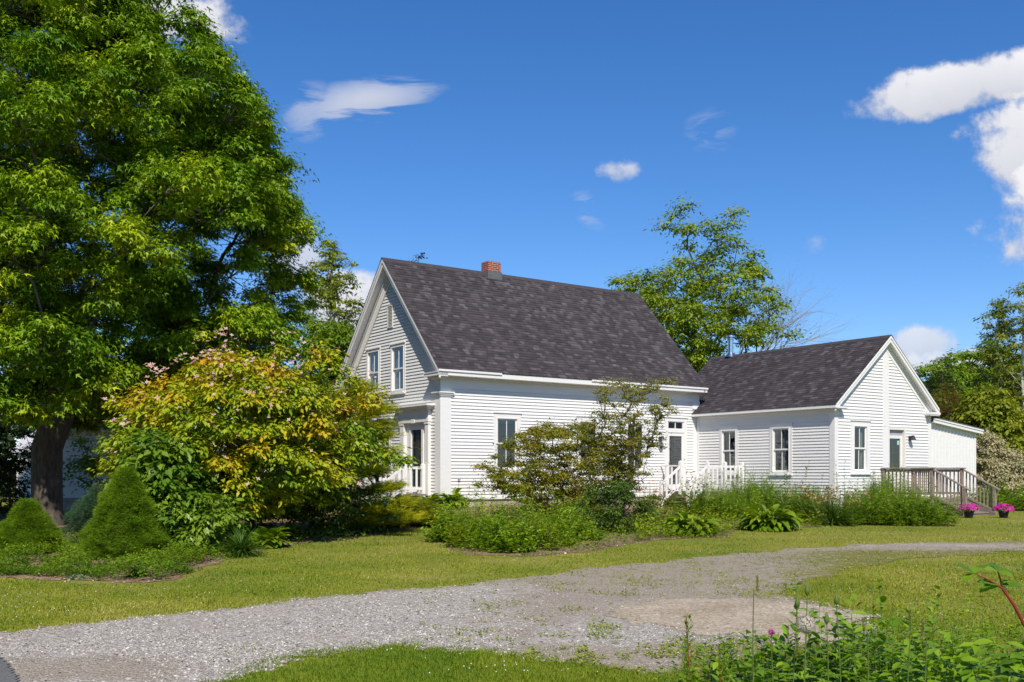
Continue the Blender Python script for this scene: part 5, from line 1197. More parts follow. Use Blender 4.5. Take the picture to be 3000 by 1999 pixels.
# goldenrod border along the wing
segs_ = [(1640, 1176, .9, .55, 1.0, 'tall flowering weeds next to the right-hand railing of the side steps', MIDG), (1745, 1182, .9, .6, .95, 'dense green perennials below the first wing window', BRIGHT), (1850, 1186, .9, .6, .85, 'green perennials in front of the wing corner', MIDG),
         (1990, 1190, .9, .6, 1.05, 'tall bushy green perennials right of the withered irises', MIDG), (2080, 1190, .8, .55, 1.15, 'tall nettle-like plants against the deck railing', MIDG), (2135, 1192, .45, .4, .75, 'short leafy plants beside the deck steps', MIDG)]
i = 0
for (dx, dy, rx, ry, h, lb, mt) in segs_:
    for k in range(3):
        x_, y_ = gp(dx+(k-1)*34+rr.uniform(-10, 10), dy+18-10*(k == 1)); i += 1
        stems('perennial_clump', lb, 'plant', x_, y_+.45, .55, .5, 80, h*rr.uniform(.75, 1.15), 26, .12, (mt, BRIGHT, MIDG)[k], 400+i, 'leaf' if i % 2 else 'narrow', group=lb+', several alike', lean=.6, hv=.35, edge=.75, srad=.6)
def on_wall(tx, ty): return hx(tx, ty)
for i, (tx, ty, h) in enumerate([(13.1, -6.7, 1.1), (12.0, -6.6, .85), (10.6, -5.2, .8), (10.5, -3.6, .8), (10.3, -2.8, .9)]):
    x_, y_ = on_wall(tx, ty); stems('perennial_clump', ['leafy stems reaching up to the left end of the deck rail', 'leafy row under the wing gable window', 'plants at the white corner board of the wing', 'plants against the wing wall under its white-curtained window', 'thin tall stems by the end of the white railing'][i], 'plant', x_, y_, .7, .4, 150, h, 30, .12, MIDG, 110+i, group='leafy perennial clumps in the beds', lean=.25, hv=.3, edge=.3)
WFL = plain('small_white_petals', (.62, .58, .56), .7, .1)
x_, y_ = on_wall(9.6, -2.95); stems('flowering_weed', 'fine stems with tiny white flowers in front of the white railing', 'plant', x_, y_, .9, .3, 90, 1.05, 20, .07, MIDG, 120, flower=WFL, fs=.03, hv=.3)
PK = plain('pink_rose_petals', (.62, .16, .16), .6, .25, 20)
for i, (dx, dy, lb) in enumerate([(1500, 1172, 'coral pink rose bush left of the side steps'), (1598, 1190, 'small pink rose bush at the foot of the side steps')]):
    x_, y_ = gp(dx, dy); stems('rose_bush', lb, 'shrub', x_, y_+.5, .38, .3, 40, .62, 20, .06, MIDG, 130+i, 'leaf', flower=PK, fs=.09, group='pink roses by the side steps', fprob=.35)
# ---- hostas and blade clumps
def arch(name, label, cat, cx, cy, n, Lf, Wf, H, mat, seed, spread=1.0, segs=6, group=None, rim=None, pointed=1.0, up0=.9, parts='foliage', rough_=.2):
    """rosette of arching leaves, each a strip of its own width curve"""
    rng = np.random.default_rng(seed); e = empty(name, label, cat, (cx, cy, float(g(cx, cy))-.01), 0, group)
    a = rng.uniform(0, 2*math.pi, n); k = rng.random(n)   # k: 0 inner/upright .. 1 outer/low
    el = up0*(1.35-1.05*k)+rng.normal(0, .1, n); ln = Lf*(.7+.5*rng.random(n))
    stemL = H*(.35+.5*rng.random(n))*(1-.35*k)
    st_d = np.stack([np.cos(a)*np.cos(el), np.sin(a)*np.cos(el), np.sin(el)], -1)
    base = st_d*stemL[:, None]*spread; base[:, 2] = np.maximum(base[:, 2], .02)
    t = np.linspace(0, 1, segs+1); wv = np.sin(np.pi*np.clip(t, 0, 1)**.75)**.8*.5; wv[0] = .08; wv[-1] = .0
    if pointed < .5: wv = .5*(1-t**2.2)*np.minimum(1, .5+t*4)
    V = np.zeros((n, segs+1, 3, 3)); ang = el[:, None]-np.cumsum(np.concatenate([np.zeros((n, 1)), (rng.uniform(1.0, 1.7, n)*(.75+.4*k))[:, None]*np.ones((n, segs))/segs], 1), 1)
    hor = np.stack([np.cos(a), np.sin(a), 0*a], -1); side = np.stack([-np.sin(a), np.cos(a), 0*a], -1); step = ln/segs
    p = base.copy()
    tw = rng.normal(0, rough_, n)
    for i in range(segs+1):
        if i: p = p+(hor*np.cos(ang[:, i])[:, None]+np.array([0, 0, 1.])*np.sin(ang[:, i])[:, None])*step[:, None]
        nn = -hor*np.sin(ang[:, i])[:, None]+np.array([0, 0, 1.])*np.cos(ang[:, i])[:, None]
        w_ = (Wf*wv[i]*(.8+.4*rng.random(n)))[:, None]; sd2 = side*np.cos(tw)[:, None]+nn*np.sin(tw)[:, None]
        V[:, i, 0] = p+sd2*w_+nn*w_*.35; V[:, i, 1] = p; V[:, i, 2] = p-sd2*w_+nn*w_*.35
    V[..., 2] = np.maximum(V[..., 2], .012)
    m = (segs+1)*3; F = []
    for i in range(segs):
        for j in range(2): F.append([i*3+j, i*3+j+1, (i+1)*3+j+1, (i+1)*3+j])
    FF = (np.array(F)[None]+(np.arange(n)*m)[:, None, None]).reshape(-1, 4); rnd = np.repeat(np.clip(.6*rng.random(n)+.3*(1-k), 0, 1), m)
    np_mesh(parts, V.reshape(-1, 3), FF, mat, e, rnd, smooth=True)
    if H > .1:
        Vs, Fs = tubes_np([(np.zeros(3), base[i], .006, .004) for i in range(n)], 4); np_mesh('stems', Vs, Fs, STEM, e)
    return e
HOSTA = leaf_mat('hosta_leaves', [(.08, .16, .008), (.14, .23, .010), (.23, .32, .014), (.34, .40, .03)], .28, .38, .4, 2.5)
for i, (dx, dy, n, Lf, H, lb) in enumerate([(1602, 1236, 170, .30, .36, 'smaller broad-leaved hosta at the lawn edge near the side steps'), (1790, 1224, 210, .36, .42, 'largest spreading hosta on the lawn edge before the wing'),
     (1040, 1172, 90, .30, .45, 'hosta against the white corner of the house'), (985, 1176, 90, .28, .4, 'hosta beside the low juniper near the front door'), (925, 1208, 90, .26, .35, 'hosta at the foot of the golden cypress'), (607, 1262, 55, .30, .32, 'pale hosta under the dogwood beside the grassy tuft')]):
    x_, y_ = gp(dx, dy); arch('hosta', lb, 'plant', x_, y_+(.85 if n > 150 else .45), int(n*1.4), Lf*(1.25 if n > 150 else 1), .16, H, HOSTA, 140+i, spread=1.75 if n > 150 else 1.2, up0=.62 if n > 150 else .9, group='hostas along the beds')
BLADE = leaf_mat('strap_leaves', [(.035, .085, .012), (.06, .13, .015), (.10, .18, .02)], .3, .45, .3, 2)
x_, y_ = gp(540, 1283); arch('daylily_tuft', 'dark green grassy daylily tuft on the bed edge under the dogwood', 'plant', x_, y_+.45, 380, .62, .018, .06, BLADE, 150, pointed=.2, up0=1.1, segs=7)
x_, y_ = gp(300, 1330); arch('daylily_tuft', 'small dark green tuft on the mulch in front of the large spruce', 'plant', x_, y_+.25, 160, .28, .014, .03, BLADE, 151, pointed=.2, up0=1.0, segs=6)
x_, y_ = gp(1930, 1210); e = arch('iris_clump', 'sword-leaved iris clump with withered tan flower heads', 'plant', x_, y_+.5, 170, .85, .035, .05, BLADE, 152, pointed=.2, up0=1.25, segs=7, rough_=.1)
rng = np.random.default_rng(5); q = np.stack([rng.normal(.0, .55, 90), rng.normal(.1, .3, 90), rng.uniform(.62, 1.0, 90)], -1)
WITH = leaf_mat('withered_petals', [(.28, .15, .06), (.42, .25, .10), (.55, .38, .18)], .3, .8, .1, 3)
e2 = leaf_obj('withered_blooms', inst('leaf', np.repeat(q, 3, 0)+rng.normal(0, .025, (270, 3)), frames(rng.normal(0, 1, (270, 3)), rng.normal(0, 1, (270, 3))), rng.uniform(.06, .12, 270)), WITH, e); e2['kind'] = 'stuff'
V, F = tubes_np([(np.array([a[0]*.4, a[1]*.4, 0]), a, .006, .004) for a in q], 3); np_mesh('flower_stems', V, F, STEM, e)
# ---- low ground cover in the left bed
rg = np.random.default_rng(77)
x, y, px, py = scatter_view(80000, -120, 500, 1215, 1345, .9); k = (poly_dist(BED_L, x, y) > .05+.75*fbm(x*2, y*2)*(py > 1290)) & (fbm(x*3.3, y*3.3) > .38) & (y < 22) & (rg.random(len(x)) < np.clip((fbm(x*1.5, y*1.5)-.25)*4+.3, .2, 1))
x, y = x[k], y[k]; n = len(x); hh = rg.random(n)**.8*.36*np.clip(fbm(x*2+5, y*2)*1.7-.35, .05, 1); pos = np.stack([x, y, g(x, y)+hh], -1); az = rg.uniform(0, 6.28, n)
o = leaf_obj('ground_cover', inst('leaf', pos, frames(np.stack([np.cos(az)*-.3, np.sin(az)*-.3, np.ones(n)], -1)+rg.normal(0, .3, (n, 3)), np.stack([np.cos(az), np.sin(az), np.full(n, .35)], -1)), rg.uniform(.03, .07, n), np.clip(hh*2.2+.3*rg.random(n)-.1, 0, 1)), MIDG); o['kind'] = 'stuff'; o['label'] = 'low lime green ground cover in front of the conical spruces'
x, y, px, py = scatter_view(60000, 480, 2190, 1180, 1290, 1); k = ((poly_dist(BED_L, x, y) > .2) | (poly_dist(BED_R, x, y) > .22)) & (fbm(x*1.8, y*1.8) > np.where(px > 1450, .22, .36)) & ~poly_in(HOUSEPOLY, x, y)
x, y = x[k], y[k]; n = len(x); pos = np.stack([x, y, g(x, y)+rg.random(n)**1.5*.42*(fbm(x*2+3, y*2))], -1); az = rg.uniform(0, 6.28, n)
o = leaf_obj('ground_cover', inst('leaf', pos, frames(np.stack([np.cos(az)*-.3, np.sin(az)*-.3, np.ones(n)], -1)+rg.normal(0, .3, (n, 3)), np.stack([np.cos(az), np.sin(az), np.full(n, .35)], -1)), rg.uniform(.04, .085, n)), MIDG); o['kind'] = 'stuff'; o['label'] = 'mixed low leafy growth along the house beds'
YEL = leaf_mat('yellow_leaves', [(.20, .24, .02), (.45, .42, .03), (.62, .56, .05)], .3, .5, .2, 4)
x_, y_ = gp(405, 1292); stems('variegated_plant', 'low yellow-leaved plant between the spruce and the grassy tuft', 'plant', x_, y_+.25, .42, .25, 90, .16, 16, .05, YEL, 160, 'leaf')
x_, y_ = gp(175, 1333); stems('pale_weed', 'small pale mint green weed on the edge of the left bed', 'plant', x_, y_+.1, .16, .1, 16, .09, 8, .06, leaf_mat('mint_leaves', [(.2, .3, .16), (.32, .42, .24)], .3), 161, 'leaf')
# wood chips
x, y, px, py = scatter_view(16000, -100, 2200, 1180, 1350, 1); db = np.maximum(poly_dist(BED_L, x, y), poly_dist(BED_R, x, y)); k = (db > .1) & (db < .7) & (rg.random(len(x)) < .6*np.clip((fbm(x*1.2, y*1.2)-.4)*5, 0, 1)); x, y = x[k], y[k]; n = len(x)
CH, t_, n_, l_, p_, o_ = new_mat('wood_chip'); at = n_('ShaderNodeAttribute', attribute_name='rnd'); rp = ramp(t_, [(0, (.16, .09, .05)), (.5, (.34, .23, .15)), (1, (.58, .46, .34))]); l_(at.outputs['Fac'], rp.inputs[0]); l_(rp.outputs[0], p_.inputs['Base Color']); p_.inputs['Roughness'].default_value = .9
az = rg.uniform(0, 6.28, n); o = leaf_obj('wood_chips', inst('quad', np.stack([x, y, g(x, y)+.012], -1), frames(np.stack([rg.normal(0, .3, n), rg.normal(0, .3, n), np.ones(n)], -1), np.stack([np.cos(az), np.sin(az), 0*az], -1)), rg.uniform(.03, .08, n)), CH); o['kind'] = 'stuff'; o['label'] = 'loose tan wood chips along the bed edges'
# ---- flower pots by the deck steps
def pot(label, cx, cy, seed, red):
    e = empty('flower_pot', label, 'flower pot', (cx, cy, float(g(cx, cy))+.0), 0, 'potted petunias by the deck steps')
    m = MB(); m.lathe([(.001, .005), (.11, .005), (.155, .20), (.165, .20), (.165, .225), (.145, .225), (.14, .19), (.001, .19)], 0, 0, 20); m.build('pot', plain('dark_plastic', (.02, .018, .02), .45), e, smooth=False)
    rng = np.random.default_rng(seed); n = 260; d = unit(rng.normal(0, 1, (n, 3))); d[:, 2] = np.abs(d[:, 2]); p = d*np.array([.24, .24, .15])*(.7+.4*rng.random((n, 1)))+np.array([0, 0, .21])
    leaf_obj('foliage', inst('leaf', p, frames(d+rng.normal(0, .4, d.shape), rng.normal(0, 1, d.shape)), rng.uniform(.04, .07, n)), MIDG, e)
    n = 95; d = unit(rng.normal(0, 1, (n, 3))); d[:, 2] = np.abs(d[:, 2]); p = d*np.array([.28, .28, .18])+np.array([0, 0, .23])
    leaf_obj('petunias', inst('flower5', p, frames(d+rng.normal(0, .3, d.shape), rng.normal(0, 1, d.shape)), rng.uniform(.075, .11, n)), leaf_mat('magenta_petals', [(.42, .01, .22), (.60, .03, .38), (.66, .10, .50)], .3, .6, .1, 2), e)
    if red:
        n = 26; d = unit(rng.normal(0, .5, (n, 3))+np.array([.9, -.3, .5])); p = d*np.array([.31, .28, .19])+np.array([0, 0, .22])
        leaf_obj('red_petunias', inst('flower5', p, frames(d, rng.normal(0, 1, d.shape)), np.full(n, .08)), plain('red_petals', (.50, .02, .03), .6), e)
x_, y_ = gp(2226, 1190); pot('black pot of magenta petunias standing in front of the left newel post', x_, y_, 171, False)
x_, y_ = gp(2306, 1190); pot('black pot of magenta and red petunias standing on the lawn right of the steps', x_, y_, 172, True)
# ---------------------------------------------------------------- neighbouring white building behind the maple
nh = empty('outbuilding', 'white clapboard outbuilding in shade behind the maple trunk', 'building', (X(134, 36), 36, float(g(X(134, 36), 36))), R(8))
m = MB(); clap(m, lambda a, d, z: (a, -d, z), .45, 2.85, lambda z: 0, lambda z: 4.6, [], seed=9); m.box(0, 4.6, .02, 4, .45, 2.85); m.build('wall', WHITE, nh)
m = MB(); m.box(-.03, .12, -.03, .0, .4, 2.9); m.box(-.03, .0, .0, 4, .4, 2.9); m.box(4.5, 4.63, -.03, 0, .4, 2.9); m.box(-.1, 4.7, -.3, .0, 2.83, 2.98); m.build('trim_board', TRIM, nh)
m = MB(); m.hexa([(-.2, -.35, 2.95), (4.8, -.35, 2.95), (4.8, 2, 4.7), (-.2, 2, 4.7), (-.2, -.35, 3.05), (4.8, -.35, 3.05), (4.8, 2, 4.8), (-.2, 2, 4.8)]); m.hexa([(-.2, 4.35, 2.95), (4.8, 4.35, 2.95), (4.8, 2, 4.7), (-.2, 2, 4.7), (-.2, 4.35, 3.05), (4.8, 4.35, 3.05), (4.8, 2, 4.8), (-.2, 2, 4.8)])
m.build('roof', plain('grey_roof', (.35, .36, .40), .6), nh); m = MB(); m.box(.02, 4.58, .0, 3.98, -.3, .45); m.build('foundation', STONE, nh)
sh = empty('garden_shed', 'small pale grey shed with a light roof at the far left behind the maple', 'building', (X(38, 38), 38, float(g(X(28, 34), 34))), R(5))
m = MB(); m.box(0, .9, 0, 2, 0, 2.1); m.build('wall', TRIM, sh); m = MB(); m.hexa([(-.1, -.2, 2.1), (1.0, -.2, 2.1), (1.0, 1, 2.75), (-.1, 1, 2.75), (-.1, -.2, 2.17), (1.0, -.2, 2.17), (1.0, 1, 2.82), (-.1, 1, 2.82)]); m.build('roof', plain('pale_roof', (.5, .5, .55), .6), sh)
FRESH = leaf_mat('fresh_leaves', [(.09, .15, .012), (.16, .24, .014), (.25, .33, .02), (.36, .40, .03)], .3, .5, .25, .6)
# ---------------------------------------------------------------- trees behind the house
tree('background_tree', 'broad open green tree rising behind the gap between the two roofs', 'tree', (X(1640, 50), 50), [(4.5, 1.6), (5.5, 4.6), (7, 5.0), (9, 5.0), (11, 4.2), (12.3, 2.9), (13.6, 1.2)],
     330, .74, 170, .165, FRESH, BARK, 'leaf', trunk_h=11, r_tip=.014, seed=201, inner=.45, flat=.7, droop=.2, offs=(-1.3, 0), gaps=.31,
     extra=[(-1.4, 0, 14.6), (-1.9, 0, 14.2), (-2.4, 0, 13.6), (1.0, 0, 14.3), (.9, 0, 13.7), (4.6, 0, 6.7), (3.8, 0, 7.1), (4.9, 0, 6.4), (-5.4, 0, 9.0), (-6.0, 0, 8.4), (-6.6, 0, 7.6), (-7.0, 0, 6.9), (-5.8, .5, 7.2)])
def bare(rng, p, d, L_, r, lv, segs, spread=.45):
    k = 4
    for i in range(k):
        q = p+d*L_/k; d = unit((d+rng.normal(0, .10, 3))[None])[0]; segs.append((p, q, r, r*.86)); p = q; r *= .86
        if lv > 0 and i > 0:
            for _ in range(2 if lv > 1 else 1):
                nd = unit((d+rng.normal(0, spread, 3)+np.array([.18, 0, .1]))[None])[0]; bare(rng, p, nd, L_*.66, r*.6, lv-1, segs, spread)
rng = np.random.default_rng(3); e = empty('dead_tree', 'leafless grey tree with fine bare branches beside the green tree', 'tree', (X(1690, 52), 52, float(g(20, 52))))
segs = [(np.array([0, 0, -.2]), np.array([0, 0, 5.5]), .16, .12)]
for dd, hh in (((.35, 0, 1), 5.5), ((.75, 0, .75), 5.2), ((.9, .1, .35), 5.0), ((.1, 0, 1), 5.5), ((.55, -.2, .9), 5.4)): bare(rng, np.array([0, 0, hh-.4]), unit(np.array([dd], float))[0], 3.5 if dd[2] > .5 else 3.2, .06, 3, segs)
V, F = tubes_np(segs, 4); np_mesh('branches', V, F, PALEBARK, e)
tree('background_tree', 'slim sparse cedar-like tree left of the gable peak', 'tree', (X(765, 44), 44), [(4.0, 1.9), (6, 1.8), (8, 1.7), (9.5, 1.3), (10.6, .9), (11.5, .35)], 230, .36, 60, .15, OLIVE, PALEBARK, 'leaf', trunk_h=11.2, r_tip=.011, seed=203, inner=.6, flat=.8, droop=.1, gaps=.25)
tree('background_tree', 'rounded yellow-green tree behind the dogwood top', 'tree', (X(735, 42), 42), [(2.0, 2.0), (3.4, 2.6), (5, 2.6), (6.5, 2.0), (7.6, .8)], 190, .7, 190, .15, MIDG, BARK, 'leaf', trunk_h=6, r_tip=.016, seed=204, inner=.4)
tree('background_tree', 'thin tree tucked against the left rake of the gable', 'tree', (X(800, 46), 46), [(3, 1.3), (5, 1.5), (7, 1.2), (8.6, .6)], 70, .5, 60, .14, OLIVE, PALEBARK, 'leaf', trunk_h=8.3, r_tip=.012, seed=205, gaps=.2)
tree('background_tree', 'distant treetop just peeking over the ridge left of the chimney', 'tree', (X(948, 60), 60), [(9, 1.0), (13.0, 1.0), (14.0, .7), (14.45, .35)], 30, .45, 60, .16, DARKG, BARK, 'leaf', trunk_h=13, r_tip=.02, seed=206)
# right hand wood, tree by tree
WD = 'wood of mixed trees beyond the right end of the house'
spec = [(2140, 50, 6.6, 2.9, GREEN, 'leafy tree at the left end of the right-hand wood, behind the shed roof'), (2215, 54, 8.0, 3.2, GREEN, 'tall rounded green tree in the middle of the right-hand wood'), (2285, 55, 8.6, 3.0, MIDG, 'bright green tree behind the twin birches'),
        (2180, 46, 5.0, 2.3, MIDG, 'shorter yellow-green tree above the shed roof'), (2360, 46, 6.2, 3.0, OLIVE, 'olive tree on the right edge behind the white shrub'), (2270, 43, 5.0, 2.0, OLIVE, 'low olive tree right above the pale flowering shrub'),
        (2420, 52, 8.6, 3.4, GREEN, 'green tree partly outside the right edge'), (2500, 44, 6.5, 3.0, GREEN, 'green tree beyond the right edge')]
for i, (dx, Y, h, r, mt, lb) in enumerate(spec):
    tree('wood_tree', lb, 'tree', (X(dx, Y), Y), [(.2, r*.6), (h*.2, r*.95), (h*.45, r), (h*.7, r*.8), (h*.9, r*.42), (h, r*.1)], 190, .62, 190, .17, mt, BARK, 'leaf', trunk_h=h*.85, r_tip=.009, seed=210+i, inner=.35, flat=.65, droop=.3, group=WD)
for i, (dx, Y, h, r, lb) in enumerate([(2292, 45, 9.2, 1.0, 'slender white-stemmed birch standing above the wood, left of the pair'), (2350, 44, 9.8, 1.3, 'slender white-stemmed birch at the right edge, taller of the pair')]):
    tree('birch_tree', lb, 'tree', (X(dx, Y), Y), [(1.0, r*.9), (h*.35, r*1.2), (h*.7, r), (h*.9, r*.6), (h, .15)], 170, .36, 80, .12, OLIVE, BIRCH, 'leaf', trunk_h=h*.97, r_tip=.0085, seed=230+i, inner=.6, flat=.8, droop=.4, group='birches at the right edge', gaps=.2)
def spruce(label, bx, by, H, Rr, seed, mat):
    prof = [(.2, Rr), (H*.3, Rr*.8), (H*.7, Rr*.38), (H, .03)]
    return sprays('spruce_tree', label, 'tree', (bx, by), cone_tips(prof, .3, -.05, .6), mat, 1500, .42, seed, .25, nb=14, wid=.16, h0=H*.9)
BRSPR = leaf_mat('brown_tinged_needles', [(.05, .07, .012), (.12, .10, .02), (.20, .12, .03), (.26, .13, .04)], .2, .7, .15, .8)
spruce('rusty brown and green spruce in the right-hand wood above the shed', X(2178, 44), 44, 5.3, 1.6, 240, BRSPR)
spruce('dark pointed spruce top left of the tallest leafy tree', X(2165, 48), 48, 6.9, 1.9, 241, DARKG)
CRM = leaf_mat('cream_blossom', [(.30, .30, .14), (.50, .45, .28), (.66, .58, .42)], .3, .7, .15, 1.5)
for i, (dx, Y, h, r, lb) in enumerate([(2268, 39.5, 3.0, 1.15, 'tall shrub covered in cream blossom behind the deck steps'), (2325, 39, 2.2, 1.2, 'lower cream-blossomed shrub at the right edge')]):
    tree('flowering_shrub', lb, 'shrub', (X(dx, Y), Y), [(.2, r*.8), (h*.35, r), (h*.7, r*.75), (h, r*.2)], 160, .3, 170, .085, CRM, BARK, 'leaf', trunk_h=h*.7, r_tip=.006, seed=250+i, group='cream-blossomed shrubs at the right', flat=.8)
x_, y_ = X(2320, 36), 36; stems('tall_grass', 'tall green grasses behind the right-hand flower pot', 'grass', x_, y_, 2.4, .9, 500, .75, 6, .30, MIDG, 260, 'narrow', lean=.3)
# far wood behind everything at the left and beyond the lawn, read as one mass
def mass(name, label, pts, mat, n, size, seed, h):
    rng = np.random.default_rng(seed); P = []
    per = n//len(pts)
    for (bx, by, r, hh) in pts:
        d = unit(rng.normal(0, 1, (per, 3))); rr = .75+.3*rng.random((per, 1)); p = d*rr*np.array([r, r*.8, hh/2]); p[:, 2] += hh/2; p[:, 0] += bx; p[:, 1] += by
        p += rng.normal(0, .35, p.shape); p[:, 2] = np.maximum(p[:, 2], .1)+g(p[:, 0], p[:, 1]); P.append(p)
    P = np.concatenate(P); nr = unit(np.array([0, -.2, 1.])+rng.normal(0, .6, P.shape))
    o = leaf_obj(name, inst('leaf', P, frames(nr, rng.normal(0, 1, P.shape)), rng.uniform(.7, 1.3, len(P))*size), mat); o['kind'] = 'stuff'; o['label'] = label; return o
rng = np.random.default_rng(9)
pts = [(xx, 62+rng.uniform(-5, 5), rng.uniform(3, 5), rng.uniform(5, 8)) for xx in np.arange(-75, 8, 4.0)]
mass('distant_wood', 'far green wood along the horizon behind the maple and house', pts, DARKG, 60000, .45, 301, 7)
pts = [(xx, 70+rng.uniform(-5, 5), rng.uniform(4, 6), rng.uniform(5.5, 8)) for xx in np.arange(8, 85, 5.0)]
mass('distant_wood', 'far green wood along the horizon behind the right-hand trees', pts, GREEN, 50000, .5, 302, 7)
tree('background_tree', 'dark shaded tree at the far left edge behind the small spruce', 'tree', (-17.5, 29), [(.3, 2.0), (1.5, 2.6), (3.5, 2.6), (5.5, 1.8), (6.5, .6)], 80, .7, 130, .13, DARKG, BARK, 'leaf', trunk_h=5, r_tip=.014, seed=270)
tree('background_tree', 'shaded undergrowth tree behind the maple trunk beyond the outbuilding', 'tree', (X(330, 33), 33), [(.3, 1.6), (1.5, 2.2), (3, 2.2), (4.5, 1.4), (5.2, .4)], 80, .6, 130, .12, GREEN, BARK, 'leaf', trunk_h=4, r_tip=.012, seed=271)
# ---------------------------------------------------------------- foreground weeds
WEED = leaf_mat('weed_leaves', [(.06, .14, .008), (.11, .22, .010), (.18, .31, .012), (.27, .40, .02)], .35, .4, .4, 3)
def near(dx, Y): return X(dx, Y), Y
fw = [(1700, 1462, 6.2, .42, .35, 30, .11, 'leafy weed at the left of the foreground growth'), (1830, 1440, 5.8, .42, .35, 34, .12, 'broad-leaved weed below the seed head'), (1960, 1425, 5.8, .42, .35, 34, .11, 'dense leafy weed in the middle of the foreground growth'),
      (2075, 1400, 6.2, .40, .35, 34, .11, 'upright leafy weed with pointed leaves near the seed stalks'), (2195, 1440, 5.4, .42, .35, 34, .12, 'broad weed left of the red branch'), (2310, 1455, 5.0, .42, .35, 34, .13, 'large-leaved weed in the lower right corner'), (1625, 1510, 6.4, .25, .25, 14, .08, 'small weed at the left end of the foreground growth'),
      (1890, 1480, 5.2, .45, .3, 30, .12, 'low leafy weed at the bottom edge below the dense one'), (2110, 1475, 5.0, .45, .3, 30, .13, 'low broad weed at the bottom edge near the feathery growth'), (1760, 1500, 5.4, .4, .3, 26, .11, 'low leafy weed at the bottom edge, left of the seed stalks')]
for i, (dx, ty, Y, rx, ry, n, ls, lb) in enumerate(fw):
    x_, y_ = near(dx, Y); stems('roadside_weed', lb, 'weed', x_, y_, rx, ry, int(n*1.7), (Zh(ty, Y)-float(g(x_, y_)))*.92, 28, ls*.8, WEED, 300+i, 'big', group='weeds along the near edge of the picture', lean=.3, hv=.12, bare=.15, srad=.45)
rg = np.random.default_rng(78)
nb_ = 9000; x = rg.uniform(.6, 4.6, nb_); y = rg.uniform(4.6, 7.5, nb_); k = (x/y*2314+1176 > 1500+rg.normal(0, 110, nb_)) & (rg.random(nb_) < np.clip((x/y*2314-330)/500, .12, 1)); x, y = x[k], y[k]; n = len(x)
hh = rg.uniform(.25, .62, n)*np.clip((x/y*2314-250)/500, .4, 1.0); az = rg.uniform(0, 6.28, n); ti = rg.normal(0, .22, n)
o = leaf_obj('tall_weeds', inst('blade', np.stack([x, y, g(x, y)-.02], -1), frames(np.stack([np.cos(az)*np.sin(ti), np.sin(az)*np.sin(ti), np.cos(ti)], -1), np.stack([np.cos(az), np.sin(az), 0*az], -1)), np.stack([hh*.6, np.full(n, .0075), hh], -1)), leaf_mat('tall_grass_blades', [(.10, .17, .012), (.17, .24, .02), (.26, .30, .05), (.42, .38, .16)], .3)); o['kind'] = 'stuff'; o['label'] = 'tangle of tall grass blades between the roadside weeds'
# feathery yarrow-like growth at the right
x_, y_ = near(2150, 6.8); stems('feathery_weed', 'feathery fine-leaved weeds right of the pointed weed', 'weed', x_, y_, .55, .4, 110, .56, 40, .07, BRIGHT, 320, 'narrow', lean=.4, srad=.4)
x_, y_ = near(2290, 6.6); stems('feathery_weed', 'taller feathery weeds under the red branch', 'weed', x_, y_, .45, .4, 120, .68, 40, .07, BRIGHT, 321, 'narrow', lean=.4, srad=.4)
